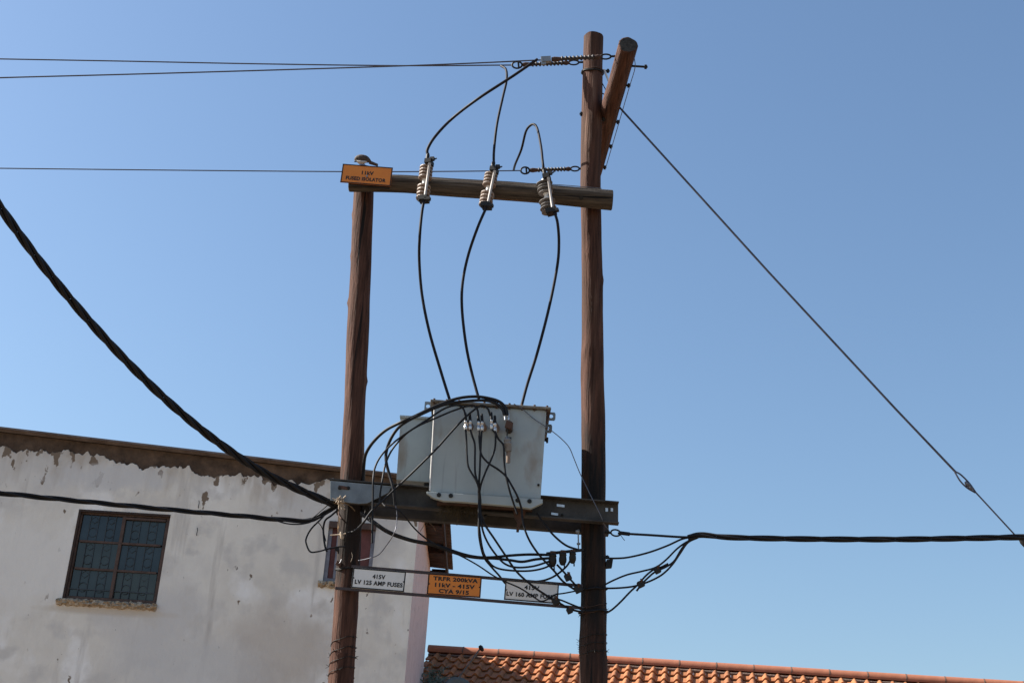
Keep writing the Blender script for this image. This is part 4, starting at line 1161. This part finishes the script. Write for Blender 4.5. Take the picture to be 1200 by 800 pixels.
bundle([(1240, 628.0, 10.6), (1150, 630, 10.8), (1060, 631.5, 11.0), (980, 631.5, 11.1), (900, 630.5, 11.25), (850, 629, 11.35), (822, 626.5, 11.4), (806, 629.5, 11.42)], .0108, 4, 1.1,
       'twisted cable leaving level to the right edge from the tall pole', group=GB, n=20)
ms = thing('messenger_wire', P(720, 625, 11.5), 'short support wire with a looped end between tall pole and right bundle', 'wire')
q = MB(); q.tube(path([(724, 624.5), (760, 626.5), (800, 629), (815, 628.5)], 11.5, 11.42), .0105, 7); q.tube(path([(726, 624), (738, 625.5)], 11.5, 11.5), .017, 7); q.build('wire', M_black, ms)
q = MB(); q.torus(P(721.5, 624, 11.5), (.042, 0, -.006), (.006, 0, .028), .0075, 14); q.tube(path([(709, 623.5), (716, 624)], 11.56, 11.5), .011, 6); q.tube(path([(726, 625), (729, 629), (732, 633)], 11.5), .003, 5); q.build('loop', M_darkfit, ms)

# ------------------------------------------------------------------ low voltage cables
GT = 'thin black low voltage cables around the transformer'
F = YL - 0.05; K = YBm - 0.29; KP = Y0 - 0.17
def lv(spec, r, label, Ya=None, Yb=None):
    return cable('low_voltage_cable', spec, r, label, 'cable', M_black, Ya, Yb, group=GT)
lv([(594.5, 486, F), (592.5, 478, F), (586, 471, F), (575, 467, F), (557, 464.5, F), (535, 467, F), (510, 476, F), (487, 487, F), (470, 494.5, F), (452, 504, 11.3), (438, 517, 11.4), (429, 531, 11.5), (426.5, 545, 11.6), (426, 560, 11.65), (425, 600, 11.66)], .0145,
   'thick black cable arching over the tank and down behind the left pole')
lv([(591, 486, F), (588.5, 479, F), (580, 472, F), (566, 469, F), (545, 470, F), (520, 474, F), (495, 484.5, F), (476, 494, F), (466, 502, 11.3), (458, 514, 11.35), (453, 528, 11.4), (452.5, 540, 11.4), (456, 555, 11.4), (461, 573, 11.38), (463, 592, 11.4)], .0140,
   'thick black cable arching lower over the tank and curling back under the grey box')
lv([(545.3, 487, F), (544, 481, F), (541, 477, F), (535, 474.5, F), (520, 479, F), (500, 492, F), (480, 505, F), (463, 517, 11.3), (448, 532, 11.3), (440, 546, 11.3), (437.5, 560, K), (437, 580, K), (436.5, 610, K), (436, 636, K)], .0088,
   'thin black cable looping from the first bushing and hanging straight beside the left pole')
lv([(560.5, 487, F), (559.5, 480, F), (555, 475.5, F), (547, 476, F), (530, 481.5, F), (510, 490, F), (490, 499, F), (475, 509, 11.25), (460, 526, 11.3), (452, 543, 11.3), (448.5, 560, K), (445.5, 578, K), (445, 590, K)], .0088,
   'thin black cable looping from the second bushing down to the steel beam')
lv([(574.5, 487, F), (572, 479.5, F), (567, 475.5, F), (560, 477, F), (545, 489, F), (528, 507, F), (512, 525, F), (490, 547, 11.2), (468, 568, 11.25), (450, 585, K), (435, 599, K), (425, 613, K), (415, 622, 11.5), (408, 624, 11.53)], .0095,
   'black cable slanting in front of the tank from the third bushing to the left pole')
lv([(545.7, 503, F), (546.5, 515, F), (547.3, 535, F), (549, 547, F), (555, 558, F), (560, 568, F), (562, 580, K), (562, 600, K), (560.8, 615, K), (562, 632, K), (567, 652, 11.4), (576, 664, 11.45), (585, 674, 11.58), (592, 683, 11.68), (600, 690, 11.72)], .0088,
   'black cable hanging leftmost from the first bushing to the rails')
lv([(551, 503, F), (553.5, 511, F), (556.5, 521, F), (556.5, 540, F), (557, 555, F), (560.5, 568, F), (563, 585, K), (563, 603, K), (566, 622, K), (573, 638, 11.35), (584, 653, 11.4), (593, 661, 11.4), (606, 664.5, 11.4), (625, 663, 11.4), (643, 657.5, 11.45)], .0088,
   'black cable hanging from the first bushing and curving to the fuse holders')
lv([(561, 504, F), (562, 518, F), (564, 532, F), (572, 542, F), (584, 550, F), (593, 558, F), (601, 571, F), (607, 583, F), (611, 596, K), (613, 613, K), (620, 632, K), (632, 650, 11.4), (648, 667, 11.45), (660, 681, 11.47), (676, 692, 11.5)], .0092,
   'black cable crossing the tank face to the right and falling to the tall pole')
lv([(564.5, 504, F), (563.5, 520, F), (562.5, 545, F), (561.5, 565, F), (561, 580, K), (563, 600, K), (568, 614, K), (580, 632, K), (592, 650, 11.35), (606, 670, 11.4), (624, 686, 11.4), (640, 697, 11.42), (652, 704, 11.45), (668, 713, 11.48), (683, 717, 11.53)], .0092,
   'black cable falling from the second bushing across the right white sign')
lv([(577, 503, F), (580.5, 510, F), (580, 525, F), (576, 537, F), (569, 553, F), (563.5, 568, F), (561.5, 582, K), (561, 598, K), (562, 620, K), (566, 645, 11.38), (573, 658, 11.42), (582, 665, 11.42), (598, 668, 11.42), (620, 668.5, 11.42), (638, 665, 11.44), (650, 658.5, 11.46)], .0088,
   'black cable bending back left from the third bushing and sagging to the fuse holders')
lv([(580, 505, F), (584, 514, F), (590, 522, F), (590.8, 540, F), (592.5, 556, F), (597, 574, F), (602, 590, K), (606, 602, K)], .0088,
   'short black cable running down the tank face to the hanging bolt')
lv([(423, 600, 11.5), (437, 610, 11.4), (455, 622, 11.35), (480, 631.5, 11.35), (507, 637, 11.35), (525, 643, 11.38), (545, 649.5, 11.4), (562, 652.5, 11.4), (578, 652.5, 11.42), (598, 650.5, 11.42), (620, 649.3, 11.44), (643, 649.8, 11.46)], .0115,
   'topmost of the black cables running level from left pole to fuse holders')
lv([(423, 602, 11.5), (436, 611.5, 11.41), (455, 624, 11.37), (480, 633, 11.37), (507, 638.5, 11.37), (525, 645, 11.4), (545, 651, 11.42), (562, 653.5, 11.42), (580, 654, 11.43), (598, 656, 11.43), (612, 657.8, 11.44), (628, 655, 11.45), (645, 653.5, 11.46)], .0115,
   'black cable just under the topmost one, dipping before the fuse holders')
lv([(448, 589, 11.4), (452, 593, K), (463, 595.5, K), (472, 602, K), (485, 618, 11.35), (497, 629, 11.35), (507, 635.5, 11.34), (517, 641, 11.35), (540, 651, 11.37), (560, 662, 11.38), (578, 674, 11.4), (592, 681, 11.4), (610, 689, 11.4), (626, 699.5, 11.4), (634, 704, 11.4), (641, 702, 11.41), (650, 696.5, 11.44), (662, 694.5, 11.47), (680, 691, 11.55)], .0068,
   'thinnest black cable zigzagging below the beam and over the right white sign')
lv([(629, 601, 11.45), (638, 614, 11.45), (650, 628, 11.47), (664, 639, 11.5), (680, 644.5, 11.56)], .0092,
   'lone black cable curving from the beam to the tall pole above the fuse holders')
lv([(668.5, 656, 11.46), (664, 663, 11.46), (655, 671, 11.5), (645, 677, 11.55), (632, 680.5, 11.62), (610, 681, 11.7)], .0088,
   'black cable curling under the right fuse holder behind the sign rail')
lv([(652.5, 661, 11.42), (660, 669, 11.43), (668, 678, 11.44), (677, 688, 11.48)], .0088,
   'short black tail above the tall pole clamp beside the fuse holders')
lv([(643, 701, 11.43), (655, 702, 11.43), (668, 707, 11.46), (683, 713, 11.54)], .0078, 'short black cable under the right white sign joining the tall pole')
lv([(397, 591, 11.53), (386, 597, 11.52), (376, 608, 11.5), (365, 619, 11.5), (359, 630, 11.5), (359, 637, 11.5), (363.5, 646, 11.5), (372, 646, 11.5), (384, 643, 11.5), (396, 640.5, 11.52), (404, 640, 11.53)], .0075,
   'black cable making a big slack loop left of the left pole')
lv([(396, 597, 11.53), (388, 604, 11.52), (381.5, 609, 11.5), (379, 618, 11.5), (379.5, 630, 11.5), (381, 640, 11.5), (383, 646, 11.5)], .0088, 'short black tail hanging inside the slack loop by the left pole')
lv([(388, 588, 11.52), (380, 595, 11.51), (370, 603.5, 11.5), (365, 607.5, 11.5)], .0045, 'hair thin wire above the slack loop by the left pole')
lv([(318, 607, 11.46), (333, 612.5, 11.48), (348, 614, 11.5), (362, 612, 11.5), (372, 606.5, 11.51), (384, 599.5, 11.52), (396, 592, 11.53)], .0062, 'loose strand drooping under the slim twisted bundle')
lv([(372, 611, 11.5), (376, 615.5, 11.5), (379, 623, 11.5), (382, 634, 11.5)], .004, 'hair thin wire crossing inside the slack loop by the left pole')
# right of the tall pole
GR = 'black cables fanning from the right bundle to the tall pole'
def lvr(spec, r, label, Ya, Yb): return cable('low_voltage_cable', spec, r, label, 'cable', M_black, Ya, Yb, group=GR)
lvr([(707, 653.5), (722, 653.8), (737, 652.5), (760, 647), (782, 639), (800, 631), (816, 628.5)], .0088, 'uppermost cable of the fan right of the tall pole', 11.6, 11.42)
lvr([(707, 685.5), (720, 679), (735, 673), (752, 669), (768, 664.5), (780, 656), (793, 643), (804, 635), (816, 629)], .0080, 'second cable of the right hand fan, passing above both black connectors', 11.6, 11.42)
lvr([(707, 689), (725, 688.5), (740, 687), (752, 684), (765, 679), (777, 672), (788, 661), (797, 648), (806, 635.5), (818, 629.5)], .0085, 'cable of the right hand fan that runs level into the lower black connector', 11.6, 11.42)
lvr([(708, 719), (717, 714), (727, 705), (738, 693.5), (748, 684), (757, 674), (766, 667), (775, 664), (783, 660)], .0085, 'lowest cable of the right hand fan rising through both connectors', 11.6, 11.42)
lvr([(746, 692), (752, 684), (760, 676), (768, 669.5), (780, 664), (790, 657), (798, 644), (806, 634), (817, 629)], .0085, 'cable stub of the right hand fan ending below the lower connector', 11.45, 11.42)
def ipc(px, py, Y, label, s_=1.0, group='black clamp connectors on the cables'):
    p = P(px, py, Y); c_ = thing('cable_connector', p, label, 'connector', group)
    q = MB(); q.obox(p, (.022 * s_, 0, .012 * s_), (0, .025, 0), (-.012 * s_, 0, .022 * s_)); q.build('body', M_darkfit, c_, .006)
    q = MB(); q.lathe(p + V((0, -.02, .01)), p + V((.004, -.03, .035 * s_)), [(0, .009), (.6, .009), (.62, .013), (1, .013)], 6); q.build('bolt', M_rust, c_)
ipc(751, 684, 11.46, 'lower black connector clamped on the cables right of the tall pole', 1.1)
ipc(770.5, 668, 11.45, 'upper black connector clamped on the cables right of the tall pole')
ipc(665.5, 676, 11.43, 'black connector clamped just left of the tall pole above the sign rail', 1.1)
ipc(677.5, 690, 11.47, 'black connector touching the left side of the tall pole', 1.2)
ipc(651.5, 704.5, 11.42, 'black connector at the lower right corner of the right white sign', 1.2)
ipc(667.5, 715, 11.46, 'lowest black connector beside the tall pole under the rails', 0.95)

# earth wire from tank to tall pole
cable('earth_wire', [(602, 473, YT0 - .05), (612, 479, YT0 - .03), (625, 490, YT0 - .02), (637, 498, YT0 - .03), (647, 505, 11.4), (658, 514, 11.42), (667, 524, 11.44), (673, 538, 11.46), (680, 555, 11.48), (692, 580, 11.45), (703, 602, 11.44), (708, 614, 11.48), (714, 622, 11.55)], .0042,
      'thin grey earth wire drooping from the tank corner across the tall pole', 'wire', M_steelwire)
# second thin wire from beam to window level
cable('earth_wire', [(463.5, 592, K), (465, 600, K), (464.5, 615, K), (461, 626, K), (452, 640, 11.4), (443, 650, 11.45), (430, 654.5, 11.5), (420, 656.5, 11.54)], .0042,
      'thin grey wire curling from the beam back to the left pole', 'wire', M_steelwire)

# LV fuse holders
def fuse_holder(px, py, s_, label):
    p = P(px, py, 11.47); f_ = thing('fuse_holder', p, label, 'fuse holder', 'dark fuse holders by the tall pole')
    k = scale_at(p) * s_
    q = MB(); q.lathe(p + V((0, 0, 7.5 * k)), p - V((0, 0, 7.5 * k)), [(0, 2 * k), (.06, 4 * k), (.2, 4.6 * k), (.24, 4.0 * k), (.5, 4.7 * k), (.74, 4.5 * k), (.78, 3.9 * k), (.9, 3.6 * k), (1, 2 * k)], 10); q.build('body', M_darkfit, f_)
    q = MB(); q.tube([p - V((-2 * k, 0, 6 * k)), p - V((-2.4 * k, 0, 11 * k))], .006, 6); q.build('contact', M_darkfit, f_)
    q = MB(); q.obox(p + V((0, 0.0, 8.6 * k)), (3 * k, 0, 0), (0, .012, 0), (0, 0, 1.6 * k)); q.build('hanger', M_rust, f_)
fuse_holder(647.5, 656, 1.05, 'leftmost dark fuse holder hanging beside the tall pole')
fuse_holder(659.5, 654.5, 1.0, 'middle dark fuse holder hanging between its two twins')
fuse_holder(671, 653, 0.92, 'dark fuse holder nearest the tall pole')
fb = thing('fuse_bracket', P(660, 647, 11.5), 'rusty bracket bar that the fuse holders hang from', 'bracket')
q = MB(); a, b = P(640, 648.5, 11.5), P(684, 644, 11.56); q.obox((a + b) / 2, (b - a) / 2, (0, .012, 0), (0, 0, .011)); q.build('bar', M_darkfit, fb)
q = MB(); q.tube(path([(677.5, 620), (678, 646)], 11.56), .006, 6); q.lathe(P(674.8, 622.5, 11.56), P(679, 622, 11.56), [(0, .013), (1, .013)], 8); q.lathe(P(676, 637, 11.56), P(680, 636.7, 11.56), [(0, .01), (1, .01)], 8); q.build('stud', M_galv, fb)

# white ties, frayed ends and hooks on the left pole
ti = thing('cable_tie', on_pole(pl, rl, 402, 632, .02), 'pale knotted tie on the front of the left pole at window height', 'tie')
q = MB(); q.tube([on_pole(pl, rl, 399, 630, .035) + V((-.08, 0, -.01)), on_pole(pl, rl, 399, 630, .04), on_pole(pl, rl, 402, 631, .05), on_pole(pl, rl, 407, 630, .04)], .005, 6); q.build('tail', M_tie, ti)
q = MB(); p = on_pole(pl, rl, 402, 631.5, .045)
vs_ = [(0, .008), (.25, .017), (.5, .014), (.75, .018), (1, .007)]
q.lathe(p + V((-.01, 0, .028)), p + V((.012, 0, -.035)), vs_, 8); q.build('knot', M_tie, ti)
ti = thing('cable_tie', on_pole(pl, rl, 399, 583, .03), 'pale frayed cord end where the thick twisted cable meets the left pole', 'tie')
q = MB()
for k in range(26):
    a = P(397 + random.uniform(-2, 3), 588 + random.uniform(-4, 4), 11.42 - random.random() * .03)
    dv = V((random.gauss(.3, .5), random.gauss(-.3, .3), random.gauss(0, .7))).normalized() * random.uniform(.02, .07)
    q.tube([a, a + dv * .6 + V((0, 0, .006)), a + dv], random.uniform(.003, .008), 5)
q.build('fibres', M_tie, ti)
q = MB(); q.tube(path([(389, 588), (396, 590), (404, 589), (412, 594), (416, 598.5)], 11.46), .0045, 5); q.build('loose_strand', M_straw, ti)
ti = thing('wire_coil', on_pole(pl, rl, 398, 612, .02), 'loose pale wire loops hanging down the front of the left pole', 'wire')
q = MB(); q.tube([on_pole(pl, rl, x, y, .012 + .01 * (i % 2)) for i, (x, y) in enumerate(((399, 592), (397, 602), (396, 612), (397, 622), (399, 617), (398.5, 608), (396, 604), (395.8, 618), (397, 626)))], .0028, 5); q.build('strand', M_straw, ti)
q = MB(); q.tube([on_pole(pl, rl, x, y, .02) for x, y in ((396, 600), (398, 606), (401, 611))], .007, 6); q.build('dark_tail', M_rust, ti)
ti = thing('pole_clamp', on_pole(pl, rl, 400, 661, .02), 'small clamp on the left pole above the white sign', 'clamp')
p = on_pole(pl, rl, 398, 663, .012)
q = MB(); q.obox(p, (.022, 0, -.008), (0, .016, 0), (.004, 0, .018)); q.build('body', M_rust, ti, .003)
q = MB(); q.tube([p + V((.01, -.02, 0)), p + V((.024, -.025, .035))], .004, 6); q.build('prong', M_silver, ti)
q = MB(); q.tube(path([(412, 647), (413, 652), (411, 658)], 11.54), .002, 5); q.build('tail', M_tie, ti)
for (x, y) in ((396, 645),):
    p = on_pole(pl, rl, x, y, .01); q = MB(); q.obox(p, (.02, 0, 0), (0, .014, 0), (0, 0, .016)); q.build('clip', M_darkfit, ti)
hk = thing('hook', P(429, 600, 11.53), 'dark chain hook hanging under the beam beside the left pole', 'hook')
q = MB(); p = P(429, 594, 11.53); q.obox(p, (.014, 0, 0), (0, .014, 0), (0, 0, .025)); q.torus(P(429, 601, 11.53), (.012, 0, 0), (0, 0, .025), .005, 12); q.tube(path([(431, 592), (432, 600), (431, 606)], 11.53), .005, 6); q.build('shank', M_darkfit, hk)
# little hooks set in the white wall
for (px, py, lab_) in ((233, 592, 'small bent wire hook in the white wall above the slim cable'), (231, 624, 'small wire stub in the white wall below the slim cable')):
    q = MB(); p = P(px, py, YW); q.tube([p + V((0, .01, -.04)), p + V((0, -.02, -.02)), p + V((.005, -.025, .03)), p + V((-.004, -.022, .06))], .005, 5)
    tag(q.build('wall_hook', M_darkfit), lab_, 'hook')

# ------------------------------------------------------------------ bird on the short pole
ctr = P(424.5, 187.5, Y0 - .09); s_ = scale_at(ctr)
bird = thing('bird', ctr - V((0, 0, 6 * s_)), 'small brown bird hunched on top of the shorter pole', 'bird')
spine = [(416.2, 189.0, 1.0), (417.2, 188.0, 2.9), (419.2, 186.6, 4.3), (421.5, 186.2, 5.0), (424.5, 186.2, 5.1), (428, 186.6, 4.6), (431, 187.8, 3.4), (433.2, 189.0, 2.0), (434.5, 189.7, 1.2)]
q = MB(); sp_ = smooth([P(x, y, Y0 - .09) for x, y, r in spine], 4)
rads_ = []
for i in range(len(sp_)):
    f = i / (len(sp_) - 1) * (len(spine) - 1); k = min(int(f), len(spine) - 2); rads_.append((spine[k][2] + (spine[k + 1][2] - spine[k][2]) * (f - k)) * s_)
q.tube(sp_, rads_, 14); q.build('body', M_feather, bird)
q = MB(); q.prism([P(432.5, 187.6, Y0 - .09), P(443, 192.0, Y0 - .09), P(442.2, 193.2, Y0 - .09), P(432, 190.2, Y0 - .09)], (0, .035, 0)); q.build('tail', M_feather, bird, .002)
q = MB(); q.lathe(P(417.2, 189.0, Y0 - .115), P(414.6, 190.0, Y0 - .12), [(0, .011), (.5, .006), (1, .001)], 8); q.build('beak', M_darkfit, bird)
q = MB(); q.lathe(P(418, 187.6, Y0 - .125), P(418, 187.6, Y0 - .129), [(0, .005), (1, .003)], 8); q.build('eye', M_ink, bird)
q = MB(); q.tube([P(418, 188.8, Y0 - .11), P(421, 190.2, Y0 - .115), P(426, 190.4, Y0 - .11), P(430, 189.6, Y0 - .10)], [.008, .018, .018, .006], 10); q.build('breast', M_feather_p, bird)
for dx in (423, 426.5):
    q = MB(); a = P(dx, 190, Y0 - .09); b = P(dx, 194, Y0 - .09); q.tube([a, b], .004, 6)
    for k in (-1, 0, 1): q.tube([b, b + V((k * .012, -.02, -.001))], .003, 5)
    q.build('leg', M_rust, bird)

# ------------------------------------------------------------------ satellite dish and shrub at the left end of the tiled roof
dc = on_roof(536, 821) + V((0, -.35, .18)); lnb = P(563.5, 758.5, dc.y - .45)
dish = thing('satellite_dish', on_roof(538, 812), 'dark satellite dish with a thin slanting arm at the left end of the tiled roof', 'satellite dish')
fc = (lnb - dc).normalized(); fc2 = V((fc.x * 0.7, -0.9, 0.35)).normalized()
q = MB(); aa = fc2.orthogonal().normalized(); bb = fc2.cross(aa); vs = []; fs = []
for i in range(7):
    r = .24 * i / 6
    for k in range(24):
        g_ = 2 * math.pi * k / 24
        vs.append(dc + V((0, 0, -.14)) + aa * (r * math.cos(g_)) + bb * (r * math.sin(g_)) + fc2 * (.09 * (i / 6) ** 2))
for i in range(6):
    for k in range(24):
        k2 = (k + 1) % 24; fs.append((i * 24 + k, i * 24 + k2, i * 24 + 24 + k2, i * 24 + 24 + k))
q.add(vs, fs, 0, True); o = q.build('reflector', M_dish, dish); md = o.modifiers.new('solid', 'SOLIDIFY'); md.thickness = .008
q = MB(); q.tube([P(538, 793, dc.y - .1), lnb], .014, 8); q.build('arm', M_galv, dish)
q = MB(); q.lathe(lnb + V((-.02, 0, .03)), lnb + V((.035, .0, -.045)), [(0, .02), (.3, .034), (.7, .03), (1, .018)], 10); q.build('receiver', M_darkfit, dish)
q = MB(); q.tube([dc + V((0, .05, -.15)), on_roof(538, 815) - RN * .05], .02, 8); q.build('mast', M_galv, dish)
sh = P(509, 790, 20.9)
shrub = thing('shrub', (sh.x, sh.y, 0), 'dusty narrow leaved shrub top in the gap beside the white building', 'shrub')
q = MB(); q.tube(smooth([(sh.x, sh.y, 0), (sh.x + .1, sh.y, sh.z * .5), (sh.x - .03, sh.y, sh.z - .2), sh], 8), [.035] * 17 + [.02] * 8, 8); q.build('trunk', M_stem, shrub)
q = MB()
for k in range(420):
    c = sh + V((random.gauss(0, .11), random.gauss(0, .14), random.gauss(-.16, .13)))
    if c.z > sh.z + .10: continue
    dv = V((random.gauss(.4, .6), random.gauss(0, .6), random.gauss(.25, .5))).normalized(); w_ = dv.orthogonal().normalized() * .011
    l_ = random.uniform(.07, .16); mid = c + dv * l_ * .5 + V((0, 0, .01))
    q.add([c, mid + w_, c + dv * l_, mid - w_], [(0, 1, 2), (0, 2, 3)])
q.build('crown', M_leaf, shrub)
